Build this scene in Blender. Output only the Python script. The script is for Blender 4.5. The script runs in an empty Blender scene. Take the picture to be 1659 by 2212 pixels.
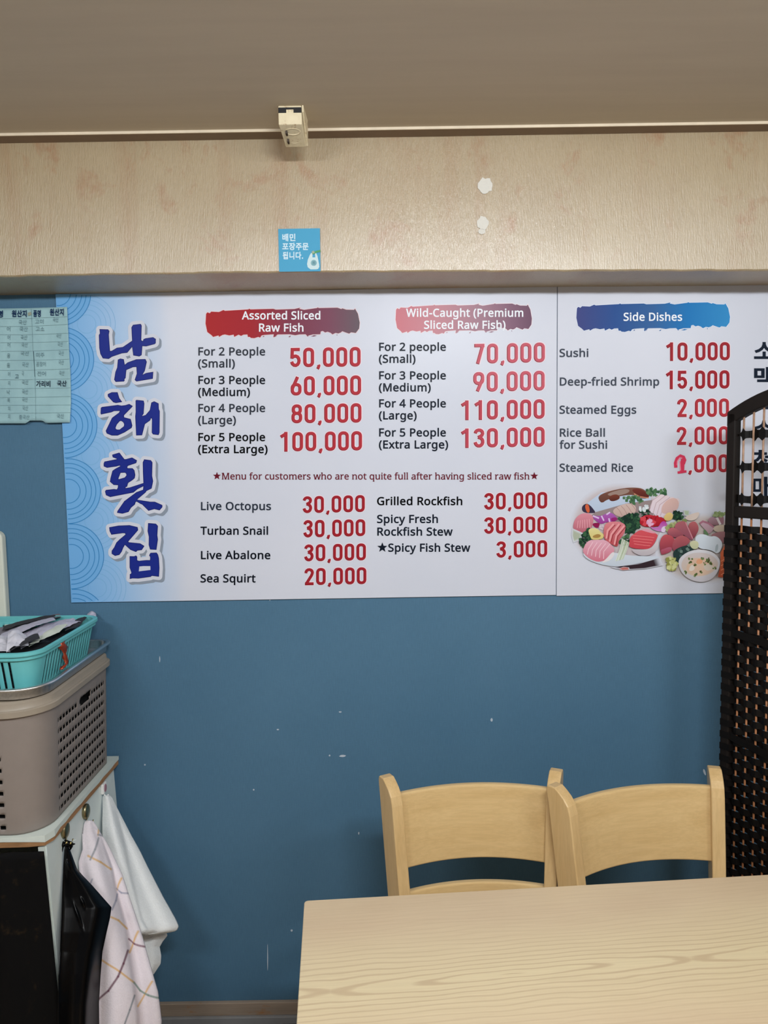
import bpy, bmesh, math, random
from mathutils import Vector, Matrix, noise
from mathutils.geometry import delaunay_2d_cdt
random.seed(7)
SC = bpy.context.scene
COL = SC.collection
# ------------------------------------------------------------------ camera
FPX, PITCH, ROLL = 1600.0, math.radians(4.7), math.radians(-0.9)
CAM = Vector((0.0, -2.0, 1.62))
cam_data = bpy.data.cameras.new('camera')
cam = bpy.data.objects.new('camera', cam_data)
COL.objects.link(cam)
cam_data.sensor_fit = 'HORIZONTAL'
cam_data.sensor_width = 36.0
cam_data.lens = 36.0 * FPX / 1659.0
cam_data.clip_start = 0.02
CROT = Matrix.Rotation(math.pi / 2 - PITCH, 3, 'X') @ Matrix.Rotation(ROLL, 3, 'Z')
cam.matrix_world = Matrix.Translation(CAM) @ CROT.to_4x4()
SC.camera = cam
# ------------------------------------------------------------------ world, lamps, exposure
world = bpy.data.worlds.new('world')
SC.world = world
world.use_nodes = True
bg = world.node_tree.nodes['Background']
bg.inputs[0].default_value = (0.80, 0.80, 0.86, 1)
bg.inputs[1].default_value = 0.15

def area(name, loc, target, sx, sy, power, colour):
    l = bpy.data.lights.new(name, 'AREA')
    l.shape = 'RECTANGLE'
    l.size, l.size_y, l.energy, l.color = sx, sy, power, colour
    o = bpy.data.objects.new(name, l)
    COL.objects.link(o)
    o.location = loc
    o.rotation_euler = (Vector(target) - Vector(loc)).to_track_quat('-Z', 'Y').to_euler()
    return o
area('ceiling_lamp_light', (0.30, -2.05, 2.29), (0.16, -0.1, 1.15), 0.62, 0.09, 28.0, (0.92, 0.96, 1.0))
area('right_ceiling_lamp_light', (1.45, -2.0, 2.29), (0.1, -0.5, 0.5), 0.62, 0.10, 13.0, (0.92, 0.96, 1.0))
area('left_ceiling_lamp_light', (-1.05, -2.1, 2.29), (-0.45, -0.2, 0.6), 0.62, 0.10, 14.5, (0.92, 0.96, 1.0))
SC.view_settings.view_transform = 'Standard'
SC.view_settings.look = 'None'
SC.view_settings.gamma = 1.0
SC.view_settings.use_curve_mapping = False
SC.view_settings.exposure = -0.15

# ------------------------------------------------------------------ helpers
def at(px, py, axis, val):
    """the real point where the line of sight through a photo pixel meets a plane of the room"""
    d = CROT @ Vector(((px - 829.5) / FPX, -(py - 1106.0) / FPX, -1.0))
    return CAM + d * ((val - CAM[axis]) / d[axis])

def lin(c):
    return tuple((x / 255 / 12.92) if x <= 10.31 else ((x / 255 + 0.055) / 1.055) ** 2.4 for x in c)

def alb(rgb, k=1.03):
    return tuple(min(0.95, x * k) for x in lin(rgb)) + (1.0,)

class MB:
    def __init__(s):
        s.v, s.f, s.m, s.c, s.uv, s.cm = [], [], [], [], [], 0
    def add(s, pts, faces, col=None):
        b = len(s.v)
        s.v += [tuple(p) for p in pts]
        if col is not None:
            s.c += [col[i] if isinstance(col[0], (tuple, list)) else col for i in range(len(pts))]
        for f in faces:
            s.f.append(tuple(b + i for i in f)); s.m.append(s.cm)
        return b
    def box(s, lo, hi):
        x0, y0, z0 = lo; x1, y1, z1 = hi
        s.add([(x0, y0, z0), (x1, y0, z0), (x1, y1, z0), (x0, y1, z0), (x0, y0, z1), (x1, y0, z1), (x1, y1, z1), (x0, y1, z1)],
              [(0, 3, 2, 1), (4, 5, 6, 7), (0, 1, 5, 4), (1, 2, 6, 5), (2, 3, 7, 6), (3, 0, 4, 7)])
    def loft(s, rings, closed=True, cap0=False, cap1=False):
        n = len(rings[0]); b = len(s.v); fs = []
        pts = [p for r in rings for p in r]
        for i in range(len(rings) - 1):
            for j in range(n if closed else n - 1):
                k = (j + 1) % n
                fs.append((i * n + j, i * n + k, (i + 1) * n + k, (i + 1) * n + j))
        if cap0: fs.append(tuple(range(n - 1, -1, -1)))
        if cap1: fs.append(tuple((len(rings) - 1) * n + j for j in range(n)))
        s.add(pts, fs)
    def tube(s, path, r, n=8):
        path = [Vector(p) for p in path]; rings = []
        for i, p in enumerate(path):
            t = (path[min(i + 1, len(path) - 1)] - path[max(i - 1, 0)]).normalized()
            a = t.orthogonal().normalized() if abs(t.z) > 0.9 else t.cross(Vector((0, 0, 1))).normalized()
            if abs(t.z) > 0.9: a = (Vector((1, 0, 0)) - t * t.x).normalized()
            c = t.cross(a)
            rr_ = r[i] if isinstance(r, (list, tuple)) else r
            rings.append([p + (a * math.cos(k * 2 * math.pi / n) + c * math.sin(k * 2 * math.pi / n)) * rr_ for k in range(n)])
        s.loft(rings, True, True, True)

def obj(name, mb, mats, parent=None, local=False, smooth=False, bevel=0, solid=0, loc=None, segs=2, sol_off=0):
    me = bpy.data.meshes.new(name)
    off = Vector((0, 0, 0))
    pp = parent
    while pp is not None and not local:
        off = off + pp.location; pp = pp.parent
    if parent is None and loc is not None: off = Vector(loc)
    me.from_pydata([tuple(Vector(v) - off) for v in mb.v], [], mb.f)
    if not isinstance(mats, (list, tuple)): mats = [mats]
    for m in mats: me.materials.append(m)
    if len(mats) > 1:
        for p, mi in zip(me.polygons, mb.m): p.material_index = mi
    if mb.c and len(mb.c) == len(mb.v):
        ca = me.color_attributes.new('Col', 'FLOAT_COLOR', 'POINT')
        for i, c in enumerate(mb.c): ca.data[i].color = (c[0], c[1], c[2], 1)
    if mb.uv and len(mb.uv) == len(mb.v):
        ul = me.uv_layers.new(name='UVMap')
        for lp in me.loops: ul.data[lp.index].uv = mb.uv[lp.vertex_index]
    me.validate()
    if smooth:
        for p in me.polygons: p.use_smooth = True
        if smooth == 'auto': me.set_sharp_from_angle(angle=math.radians(32))
    o = bpy.data.objects.new(name, me)
    COL.objects.link(o)
    if parent is not None: o.parent = parent
    elif loc is not None: o.location = off
    if solid:
        md = o.modifiers.new('thick', 'SOLIDIFY'); md.thickness = solid; md.offset = sol_off
    if bevel:
        md = o.modifiers.new('bev', 'BEVEL'); md.width = bevel; md.segments = segs; md.limit_method = 'ANGLE'; md.angle_limit = math.radians(40)
    return o

def tag(o, label=None, cat=None, group=None, kind=None):
    if label: o['label'] = label
    if cat: o['category'] = cat
    if group: o['group'] = group
    if kind: o['kind'] = kind
    return o

def thing(name, loc, label, cat, group=None, rotz=0):
    o = bpy.data.objects.new(name, None)
    o.empty_display_size = 0.05
    COL.objects.link(o)
    o.location = loc; o.rotation_euler = (0, 0, rotz)
    return tag(o, label, cat, group)

class NT:
    def __init__(s, name):
        s.mat = bpy.data.materials.new(name); s.mat.use_nodes = True
        s.t = s.mat.node_tree; s.b = s.t.nodes['Principled BSDF']
    def n(s, typ, **kw):
        x = s.t.nodes.new(typ)
        for k, v in kw.items(): setattr(x, k, v)
        return x
    def l(s, a, b): s.t.links.new(a, b)
    def coord(s, scale=(1, 1, 1), rot=(0, 0, 0), kind='Object'):
        tc = s.n('ShaderNodeTexCoord'); mp = s.n('ShaderNodeMapping')
        mp.inputs['Scale'].default_value = scale; mp.inputs['Rotation'].default_value = rot
        s.l(tc.outputs[kind], mp.inputs['Vector']); return mp.outputs['Vector']
    def noise(s, vec, scale, detail=4, rough=0.55, dist=0):
        x = s.n('ShaderNodeTexNoise')
        for k, v in (('Scale', scale), ('Detail', detail), ('Roughness', rough), ('Distortion', dist)): x.inputs[k].default_value = v
        s.l(vec, x.inputs['Vector']); return x.outputs['Fac']
    def ramp(s, fac, stops, interp='LINEAR'):
        x = s.n('ShaderNodeValToRGB'); cr = x.color_ramp; cr.interpolation = interp
        while len(cr.elements) < len(stops): cr.elements.new(0.5)
        for e, (p, c) in zip(cr.elements, stops):
            e.position = p; e.color = c if len(c) == 4 else tuple(c) + (1,)
        s.l(fac, x.inputs[0]); return x.outputs[0]
    def mix(s, fac, a, b, mode='MIX'):
        x = s.n('ShaderNodeMix', data_type='RGBA', blend_type=mode)
        for k, v in ((0, fac), (6, a), (7, b)):
            if hasattr(v, 'is_output') or hasattr(v, 'links'): s.l(v, x.inputs[k])
            else: x.inputs[k].default_value = v
        return x.outputs[2]
    def math(s, op, a, b=0.0):
        x = s.n('ShaderNodeMath', operation=op)
        for k, v in ((0, a), (1, b)):
            if hasattr(v, 'links'): s.l(v, x.inputs[k])
            else: x.inputs[k].default_value = v
        return x.outputs[0]
    def bump(s, h, strength=0.2, dist=0.001):
        x = s.n('ShaderNodeBump'); x.inputs['Strength'].default_value = strength; x.inputs['Distance'].default_value = dist
        s.l(h, x.inputs['Height']); s.l(x.outputs[0], s.b.inputs['Normal'])
    def base(s, c):
        if hasattr(c, 'links'): s.l(c, s.b.inputs['Base Color'])
        else: s.b.inputs['Base Color'].default_value = c
        return s
    def set(s, rough=0.5, metal=0.0, spec=0.5, coat=0):
        i = s.b.inputs
        i['Roughness'].default_value = rough; i['Metallic'].default_value = metal; i['Specular IOR Level'].default_value = spec
        if coat: i['Coat Weight'].default_value = coat; i['Coat Roughness'].default_value = 0.15
        return s

def plain(name, rgb, rough=0.5, metal=0, k=1.25, spec=0.5, var=0.06, vscale=25):
    m = NT(name); m.set(rough, metal, spec)
    c = alb(rgb, k)
    f = m.noise(m.coord(), vscale, 3)
    m.base(m.ramp(f, [(0.3, tuple(x * (1 - var) for x in c[:3])), (0.7, tuple(min(1, x * (1 + var)) for x in c[:3]))]))
    return m.mat

def ink(name, rgb, k=1.03, rough=0.35):
    m = NT(name); m.set(rough, 0, 0.07); m.base(alb(rgb, k)); return m.mat
m = NT('printed_colour'); m.set(0.35, 0, 0.08)
vc = m.n('ShaderNodeVertexColor', layer_name='Col'); m.base(vc.outputs[0])
M_VC = m.mat
m = NT('terry_cloth'); m.set(0.95, 0, 0.1)
vc = m.n('ShaderNodeVertexColor', layer_name='Col')
f = m.noise(m.coord(), 260, 4, 0.7)
m.base(m.mix(0.12, vc.outputs[0], m.ramp(f, [(0.3, (0.35, 0.33, 0.34)), (0.7, (0.95, 0.93, 0.95))]), 'MULTIPLY'))
m.bump(f, 0.6, 0.0025)
M_TERRY = m.mat

def rrect(x0, y0, x1, y1, r, n=5):
    P = []
    for cx, cy, a0 in ((x1 - r, y1 - r, 0), (x0 + r, y1 - r, 90), (x0 + r, y0 + r, 180), (x1 - r, y0 + r, 270)):
        for k in range(n + 1):
            a = math.radians(a0 + 90 * k / n); P.append((cx + r * math.cos(a), cy + r * math.sin(a)))
    return P

# ------------------------------------------------------------------ room shell
m = NT('blue_wallpaper'); m.set(0.62, 0, 0.25)
th = m.noise(m.coord((520, 520, 40)), 1.0, 2)
th2 = m.noise(m.coord((60, 60, 700)), 1.0, 2)
big = m.noise(m.coord(), 2.2, 5, 0.6)
cb = m.ramp(big, [(0.3, alb((63, 96, 119), 1.48)), (0.7, alb((68, 101, 124), 1.48))])
cb = m.mix(0.16, cb, m.ramp(th, [(0.35, (0.45, 0.45, 0.45)), (0.65, (1, 1, 1))]), 'MULTIPLY')
cb = m.mix(0.12, cb, m.ramp(th2, [(0.35, (0.6, 0.6, 0.6)), (0.65, (1, 1, 1))]), 'MULTIPLY')
m.base(cb); m.bump(th, 0.2, 0.0006)
M_WALL = m.mat
M_SPECK = ink('pale_wall_chip', (185, 195, 205))
wb = MB()
wb.add([(-1.7, 0, 0), (1.7, 0, 0), (1.7, 0, 2.45), (-1.7, 0, 2.45), (-1.7, 0.08, 0), (1.7, 0.08, 0), (1.7, 0.08, 2.45), (-1.7, 0.08, 2.45)],
       [(0, 1, 2, 3), (5, 4, 7, 6), (4, 0, 3, 7), (1, 5, 6, 2), (3, 2, 6, 7), (4, 5, 1, 0)])
wb.cm = 1
for px, py, w, h in ((1062, 1555, 3, 4), (740, 1633, 8, 2.5), (712, 1632, 2, 2), (345, 1424, 1.2, 7), (548, 1706, 2, 2), (630, 2010, 2.5, 2.5), (1207, 1818, 2, 2),
                     (313, 1652, 2, 2), (583, 1290, 1, 9), (735, 1538, 4, 1.5), (600, 1576, 3, 1.5), (1522, 1668, 3, 7), (775, 1800, 1.5, 3), (578, 2068, 1.2, 30), (960, 1960, 1, 3)):
    pts = []
    for k in range(9):
        a = k * 2 * math.pi / 9
        p = at(px + w * math.cos(a) * random.uniform(0.7, 1.1) + 0.3 * h * math.sin(a) * (px == 1522), py + h * math.sin(a), 1, -0.0006)
        pts.append(p)
    wb.add(pts, [tuple(range(9))])
tag(obj('wall_back', wb, [M_WALL, M_SPECK]), kind='structure')

m = NT('tan_vinyl_floor'); m.set(0.5)
f = m.noise(m.coord(), 9, 5)
m.base(m.ramp(f, [(0.3, alb((196, 170, 140), 1.3)), (0.7, alb((206, 182, 152), 1.3))])); M_FLOOR = m.mat
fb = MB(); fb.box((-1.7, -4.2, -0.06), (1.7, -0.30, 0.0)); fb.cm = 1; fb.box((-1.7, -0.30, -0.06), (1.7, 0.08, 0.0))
tag(obj('floor', fb, [M_FLOOR, plain('floor_shade_strip', (44, 44, 47), 0.6)]), kind='structure')  # strip by the wall painted dark for the shade of cabinet and table

m = NT('aged_ceiling_paper'); m.set(0.7, 0, 0.25)
f = m.noise(m.coord((0.6, 7, 1)), 3.0, 5, 0.6)
m.base(m.ramp(f, [(0.25, alb((194, 182, 164), 1.0)), (0.75, alb((202, 190, 171), 1.0))])); M_CEIL = m.mat
cbx = MB(); cbx.box((-1.7, -4.2, 2.37), (1.7, 0.08, 2.43))
tag(obj('ceiling', cbx, M_CEIL), kind='structure')
M_GREYWALL = plain('plain_side_wall', (176, 172, 166), 0.8)
for nm, lo, hi in (('wall_left', (-1.78, -4.2, 0), (-1.7, 0.08, 2.43)), ('wall_right', (1.7, -4.2, 0), (1.78, 0.08, 2.43))):
    q = MB(); q.box(lo, hi); tag(obj(nm, q, M_GREYWALL), kind='structure')

# beam across the wall with its stained gold wallpaper
m = NT('stained_beam_wallpaper'); m.set(0.36, 0, 1.0); m.b.inputs['IOR'].default_value = 1.62
co = m.coord()
big = m.noise(co, 3.2, 6, 0.62)
stn = m.noise(m.coord((1, 1, 0.8)), 7.5, 8, 0.7, 0.4)
ver = m.noise(m.coord((9, 1, 0.7)), 1.6, 5, 0.6)
c1 = m.ramp(big, [(0.3, alb((176, 154, 117), 0.86)), (0.55, alb((182, 161, 124), 0.86)), (0.75, alb((190, 171, 137), 0.86))])
c2 = m.mix(m.ramp(stn, [(0.565, (0, 0, 0)), (0.68, (0.75, 0.75, 0.75))]), c1, alb((168, 122, 80), 0.86))
c3 = m.mix(m.ramp(ver, [(0.52, (0, 0, 0)), (0.70, (0.55, 0.55, 0.55))]), c2, alb((170, 134, 94), 0.86))
wv = m.noise(m.coord((260, 260, 300)), 1.0, 2)
wv2 = m.noise(m.coord((560, 200, 50)), 1.0, 2)
wsum = m.math('ADD', m.math('MULTIPLY', wv, 0.35), m.math('MULTIPLY', wv2, 1.65))
m.base(m.mix(0.18, c3, m.ramp(wsum, [(0.7, (0.55, 0.5, 0.42)), (1.25, (1, 1, 1))]), 'MULTIPLY'))
m.bump(wsum, 0.45, 0.0011); M_BEAM = m.mat
M_PATCH = ink('white_filler', (206, 203, 194), 1.1, 0.8)
YB = -0.167
bot_pts = [(-250, 601), (0, 598), (200, 594), (400, 592), (440, 590), (600, 589), (690, 588), (900, 587), (1200, 586), (1400, 585), (1659, 585), (1900, 584)]
back_pts = [(-250, 641), (0, 637), (300, 633), (600, 628), (829, 624.5), (1205, 620), (1659, 616), (1900, 613)]
def interp(t, x):
    for (a, b), (c, d) in zip(t, t[1:]):
        if x <= c: return b + (d - b) * (x - a) / (c - a)
    return t[-1][1]
bb = MB(); rows = []
NX = 160
for i in range(NX + 1):
    px = -230 + i * 2110 / NX
    pb = at(px, interp(bot_pts, px) + 1.6 * noise.noise((px * 0.02, 0, 0)) + 0.8 * noise.noise((px * 0.09, 3, 0)), 1, YB)
    x = pb.x
    zb = at(px, interp(back_pts, px), 1, -0.004).z
    col = []
    for k in range(9):
        z = 2.37 + (pb.z + 0.004 - 2.37) * k / 8
        col.append((x, YB + 0.0012 * noise.noise((x * 4, z * 6, 1)), z))
    col += [(x, YB + 0.002, pb.z + 0.0015), (x, YB + 0.006, pb.z)]
    for k in range(1, 6):
        y = YB + 0.006 + (0.0 - YB - 0.006) * k / 5
        col.append((x, y, pb.z + (zb - pb.z) * k / 5 + 0.001 * noise.noise((x * 5, k, 5))))
    col.append((x, 0.02, 2.37))
    rows.append(col)
bb.loft(rows, closed=True)
bb.cm = 1
for px, py, w, h in ((1048, 401, 19, 20), (1043, 482, 15, 17), (1041, 500, 9, 7)):
    pts = []
    for k in range(20):
        a = k * math.pi / 10; r = 0.85 + 0.3 * noise.noise((px, k * 0.9, py))
        pts.append(at(px + w * r * math.cos(a), py + h * r * math.sin(a), 1, YB - 0.0016))
    bb.add(pts, [tuple(range(20))])
tag(obj('beam', bb, [M_BEAM, M_PATCH], smooth=False), kind='structure')

M_MOULD = plain('brown_ceiling_trim', (150, 128, 108), 0.6, k=0.75)
M_LIP = plain('cream_trim_lip', (214, 200, 176), 0.5, k=1.1)
tb = MB()
tb.box((-1.7, -0.210, 2.3655), (1.7, YB + 0.002, 2.3700))
tb.cm = 1
tb.box((-1.7, -0.2135, 2.3635), (1.7, -0.2095, 2.3700))
tag(obj('trim_1', tb, [M_MOULD, M_LIP], bevel=0.001), kind='structure')

m = NT('worn_baseboard_wood'); m.set(0.55)
f = m.noise(m.coord((2, 8, 30)), 2.0, 6, 0.6)
g = m.noise(m.coord((6, 6, 20)), 2.5, 5, 0.7)
c1 = m.ramp(f, [(0.3, alb((104, 92, 80), 1.9)), (0.7, alb((124, 110, 96), 1.9))])
m.base(m.mix(m.ramp(g, [(0.58, (0, 0, 0)), (0.7, (0.8, 0.8, 0.8))]), c1, alb((120, 82, 45), 1.9))); M_BASEB = m.mat
q = MB(); q.box((-1.7, -0.012, 0.022), (1.7, 0.0, 0.060)); q.cm = 1; q.box((-1.7, -0.020, 0.0), (1.7, 0.0, 0.022))
tag(obj('baseboard_back', q, [M_BASEB, plain('grey_floor_trim', (112, 112, 112), 0.5, k=1.6)], bevel=0.002), kind='structure')

# lamp that lights the room, on the ceiling above and behind the viewer
M_WHITE = plain('white_enamel', (225, 225, 222), 0.4)
for lx, ly, lb in ((0.30, -2.05, 'white ceiling lamp above the viewer, the middle one of the row'), (1.45, -2.0, 'white ceiling lamp above and right of the viewer by the right wall'), (-1.05, -2.1, 'white ceiling lamp above and left of the viewer by the left wall')):
    lamp = thing('ceiling_lamp', (lx, ly, 2.37), lb, 'lamp', 'lamps along the ceiling')
    q = MB(); q.box((lx - 0.2 if lx > 1 else lx - 0.36, ly - 0.08, 2.325), (lx + 0.2 if lx > 1 else lx + 0.36, ly + 0.08, 2.37)); obj('housing', q, M_WHITE, lamp, bevel=0.006)

# ------------------------------------------------------------------ cream connector box on the ceiling
M_CREAM = NT('dirty_cream_plastic'); M_CREAM.set(0.45)
f = M_CREAM.noise(M_CREAM.coord(), 60, 6, 0.7)
M_CREAM.base(M_CREAM.ramp(f, [(0.3, alb((150, 112, 70), 1.2)), (0.42, alb((205, 192, 160), 1.2)), (0.8, alb((216, 204, 174), 1.2))])); M_CREAM = M_CREAM.mat
M_BLACK = plain('black_plastic', (22, 22, 24), 0.4)
M_HOLE = plain('dark_slot', (60, 50, 42), 0.8)
cx0, cx1, cy0, cy1, cz0, cz1 = -0.216, -0.165, -0.327, -0.252, 2.3285, 2.37
cj = thing('ceiling_connector', ((cx0 + cx1) / 2, (cy0 + cy1) / 2, 2.37), 'small cream wiring connector with black top strip on the ceiling above the beam', 'connector')
q = MB(); q.loft([[(cx0, cy0, cz0 + 0.002), (cx1, cy0, cz0 + 0.002), (cx1 + 0.001, cy1, 2.312), (cx0 + 0.006, cy1, 2.312)],
                  [(cx0, cy0, cz1), (cx1, cy0, cz1), (cx1, cy1, cz1), (cx0, cy1, cz1)]], True, True, True)
obj('housing', q, M_CREAM, cj, bevel=0.002)
q = MB()
q.box((cx0 + 0.0005, cy0 - 0.0012, cz1 - 0.0155), (cx0 + 0.0175, cy0 + 0.004, cz1 - 0.0045))
q.box((cx0 + 0.0175, cy0 - 0.0012, cz1 - 0.0085), (cx0 + 0.0335, cy0 + 0.004, cz1 - 0.0045))
q.box((cx0 + 0.0335, cy0 - 0.0012, cz1 - 0.0155), (cx1 - 0.0005, cy0 + 0.004, cz1 - 0.0045))
obj('black_strip', q, M_BLACK, cj)
for yy in (cy0 + 0.024, cy0 + 0.052):
    q = MB(); zz = cz0 + 0.002 - (0.0165) * (yy - cy0) / 0.075
    q.loft([[(-0.188 + (0.018 + e) * math.cos(a), yy + (0.012 + e) * math.sin(a), zz - d - 0.22 * (0.012) * math.sin(a)) for a in [k * math.pi / 10 for k in range(20)]] for e, d in ((0, -0.002), (0, 0.0010), (-0.003, 0.0014), (-0.005, -0.0005))], True, False, True)
    obj('terminal', q, M_CREAM, cj, smooth=False)
    q = MB(); q.box((-0.2035, yy - 0.007, zz - 0.0065), (-0.1995, yy + 0.007, zz)); obj('slot', q, M_HOLE, cj)
q = MB(); q.loft([[(cx1 + 0.001, cy0, 2.356), (cx1 + 0.004, cy0, 2.356), (cx1 + 0.004, cy0, 2.37), (cx1 + 0.001, cy0, 2.37)],
                  [(cx1 + 0.001, cy1 - 0.002, 2.314), (cx1 + 0.006, cy1 - 0.002, 2.314), (cx1 + 0.006, cy1 - 0.002, 2.37), (cx1 + 0.001, cy1 - 0.002, 2.37)]], True, True, True)
obj('side_cover', q, M_CREAM, cj)
# ------------------------------------------------------------------ wood
def wood(name, c_dark, c_light, axis, k=1.2, rough=0.3, scale=6, coat=0.3):
    m = NT(name); m.set(rough, 0, 0.5, coat)
    sc = {'x': (0.35, 4, 4), 'z': (4, 4, 0.35)}[axis]
    f = m.noise(m.coord(sc), scale, 6, 0.6, 0.8); g = m.noise(m.coord(tuple(s * 9 for s in sc)), scale, 3, 0.6)
    big = m.noise(m.coord((1.5, 3, 3)), 1.5, 3)
    c = m.ramp(f, [(0.3, alb(c_dark, k)), (0.7, alb(c_light, k))])
    c = m.mix(0.14, c, m.ramp(g, [(0.4, (0.55, 0.5, 0.42)), (0.6, (1, 1, 1))]), 'MULTIPLY')
    m.base(c); m.bump(g, 0.06, 0.0005)
    return m.mat
M_CHX = wood('chair_wood_slat', (192, 161, 110), (203, 174, 124), 'x', 1.2)
M_CHZ = wood('chair_wood_post', (190, 158, 108), (203, 174, 126), 'z', 1.22)

def chair(cx, cy, rotz, label):
    """origin on the floor under the back; local +y is towards the wall"""
    t = thing('dining_chair', (cx, cy, 0), label, 'chair', 'wooden chairs along the table', rotz)
    yc = lambda z: 0.07 * max(0, (0.42 - z) / 0.42) ** 1.5 if z < 0.42 else 0.058 * ((z - 0.42) / 0.45) ** 1.2
    hx = lambda z: 0.165 + 0.0275 * max(0.0, min(1.0, (z - 0.42) / 0.45))
    TWIST = math.radians(26)
    for s in (-1, 1):
        q = MB(); D, Wd = 0.060, 0.0145
        zz = [0.0, 0.1, 0.2, 0.3, 0.38, 0.44, 0.5, 0.6, 0.7, 0.78, 0.82, 0.84, 0.853, 0.862, 0.868, 0.871]
        rings = []
        for z in zz:
            fr = -D / 2 + (max(0, z - 0.825) / 0.046) ** 2.2 * 0.036
            bk = D / 2 - (max(0, z - 0.858) / 0.013) ** 2 * 0.006
            tw = s * TWIST * min(1, max(0, (z - 0.3) / 0.2))
            c_, s_ = math.cos(-tw), math.sin(-tw)
            ring = []
            for dx, dy in ((-Wd, fr), (Wd, fr), (Wd, bk), (-Wd, bk)):
                ring.append((s * hx(z) + dx * c_ - dy * s_, yc(z) + dx * s_ + dy * c_, z))
            rings.append(ring)
        q.loft(rings, True, True, True)
        obj('back_post', q, M_CHZ, t, local=True, bevel=0.004, segs=3, smooth=False)
    def slat(name, z0, z1, sag, th):
        q = MB(); rings = []
        for k in range(25):
            u = -1 + 2 * k / 24
            ring = []
            for z, dy in ((z0, -th / 2), (z1, -th / 2), (z1, th / 2), (z0, th / 2)):
                ring.append((u * (hx(z) - 0.006), yc(z) - 0.006 + sag * (1 - u * u) + dy, z))
            rings.append(ring)
        q.loft(rings, True, True, True)
        obj(name, q, M_CHX, t, local=True, bevel=0.0045, segs=3)
    slat('top_slat', 0.672, 0.838, 0.040, 0.016)
    slat('lower_slat', 0.580, 0.621, 0.034, 0.016)
    q = MB(); pl = []
    for k in range(24):
        a = k * 2 * math.pi / 24
        x = 0.205 * (abs(math.cos(a)) ** 0.35) * (1 if math.cos(a) > 0 else -1); y = -0.205 + 0.205 * (abs(math.sin(a)) ** 0.35) * (1 if math.sin(a) > 0 else -1)
        pl.append((x * (1 - 0.12 * (y + 0.41) / 0.41), y))
    q.loft([[(x * s_, -0.205 + (y + 0.205) * s_, z) for x, y in pl] for z, s_ in ((0.425, 0.97), (0.428, 1), (0.438, 1), (0.445, 0.975))], True, True, True)
    obj('seat', q, M_CHX, t, local=True)
    for s in (-1, 1):
        q = MB(); q.loft([[(s * 0.178 + dx * w, -0.375 + dy * w, z) for dx, dy in ((-1, -1), (1, -1), (1, 1), (-1, 1))] for z, w in ((0.0, 0.013), (0.36, 0.018), (0.426, 0.018))], True, True, True)
        obj('front_leg', q, M_CHZ, t, local=True, bevel=0.003)
        q = MB(); q.box((s * 0.172 - 0.010, -0.36, 0.375), (s * 0.172 + 0.010, -0.01, 0.426)); obj('seat_rail', q, M_CHX, t, local=True, bevel=0.002)
        q = MB(); q.box((s * 0.174 - 0.008, -0.365, 0.18), (s * 0.174 + 0.008, 0.015, 0.205)); obj('stretcher', q, M_CHX, t, local=True, bevel=0.002)
    q = MB(); q.box((-0.165, -0.385, 0.375), (0.165, -0.367, 0.426)); obj('front_rail', q, M_CHX, t, local=True, bevel=0.002)
    q = MB(); q.box((-0.155, -0.012, 0.375), (0.155, 0.006, 0.426)); obj('back_rail', q, M_CHX, t, local=True, bevel=0.002)
    return t
def place(ax, ay, bx, by, label):
    rot = math.atan2(by - ay, bx - ax)
    c = Vector(((ax + bx) / 2, (ay + by) / 2)); n = Vector((-math.sin(rot), math.cos(rot)))
    o = c - n * 0.058
    return chair(o.x, o.y, rot, label)
place(-0.013, -0.354, 0.404, -0.335, 'light wooden chair with curved slat back at the table, left one of the pair')
place(0.370, -0.414, 0.773, -0.333, 'light wooden chair turned slightly right, between the left chair and dark screen')

# ------------------------------------------------------------------ table
TROT = math.atan2(-0.544 + 0.608, 0.778 + 0.169)
TL, TWD, TH = 1.20, 0.70, 0.74
cA = Vector((-0.169, -0.608)); ex = Vector((math.cos(TROT), math.sin(TROT))); ey = Vector((-math.sin(TROT), math.cos(TROT)))
tc = cA + ex * TL / 2 - ey * TWD / 2
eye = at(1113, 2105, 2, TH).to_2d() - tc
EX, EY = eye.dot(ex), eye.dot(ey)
m = NT('table_laminate'); m.set(0.32, 0, 0.45)
co = m.coord()
sx = m.n('ShaderNodeSeparateXYZ'); m.l(co, sx.inputs[0])
nz1 = m.noise(m.coord((2.6, 5, 1)), 1.5, 2, 0.5)
nz2 = m.noise(m.coord((4, 26, 1)), 2.0, 3, 0.5)
pp = m.n('ShaderNodeMath', operation='PINGPONG'); m.l(m.math('ADD', sx.outputs[0], 5 * 0.62 - EX), pp.inputs[0]); pp.inputs[1].default_value = 0.31
U = m.math('MULTIPLY', pp.outputs[0], 0.075)
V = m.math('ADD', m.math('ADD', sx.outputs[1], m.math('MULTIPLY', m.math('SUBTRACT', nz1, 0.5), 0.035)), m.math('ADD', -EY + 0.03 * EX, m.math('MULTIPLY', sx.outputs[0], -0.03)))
dist = m.math('SQRT', m.math('ADD', m.math('MULTIPLY', U, U), m.math('MULTIPLY', V, V)))
ph = m.math('ADD', m.math('MULTIPLY', dist, 560.0), m.math('MULTIPLY', nz2, 3.2))
rg = m.math('SINE', ph)
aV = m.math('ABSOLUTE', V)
near = m.ramp(aV, [(0.0, (1, 1, 1)), (0.05, (0.75, 0.75, 0.75)), (0.11, (0.28, 0.28, 0.28)), (0.25, (0.05, 0.05, 0.05))])
ln = m.math('MULTIPLY', m.ramp(rg, [(0.45, (0, 0, 0)), (0.95, (1, 1, 1))]), near)
fine = m.noise(m.coord((3, 130, 1)), 3.0, 4, 0.6)
big = m.noise(m.coord((1.5, 2.5, 1)), 2.0, 3)
c0 = m.ramp(big, [(0.3, alb((196, 173, 142), 1.18)), (0.7, alb((203, 182, 150), 1.18))])
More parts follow.
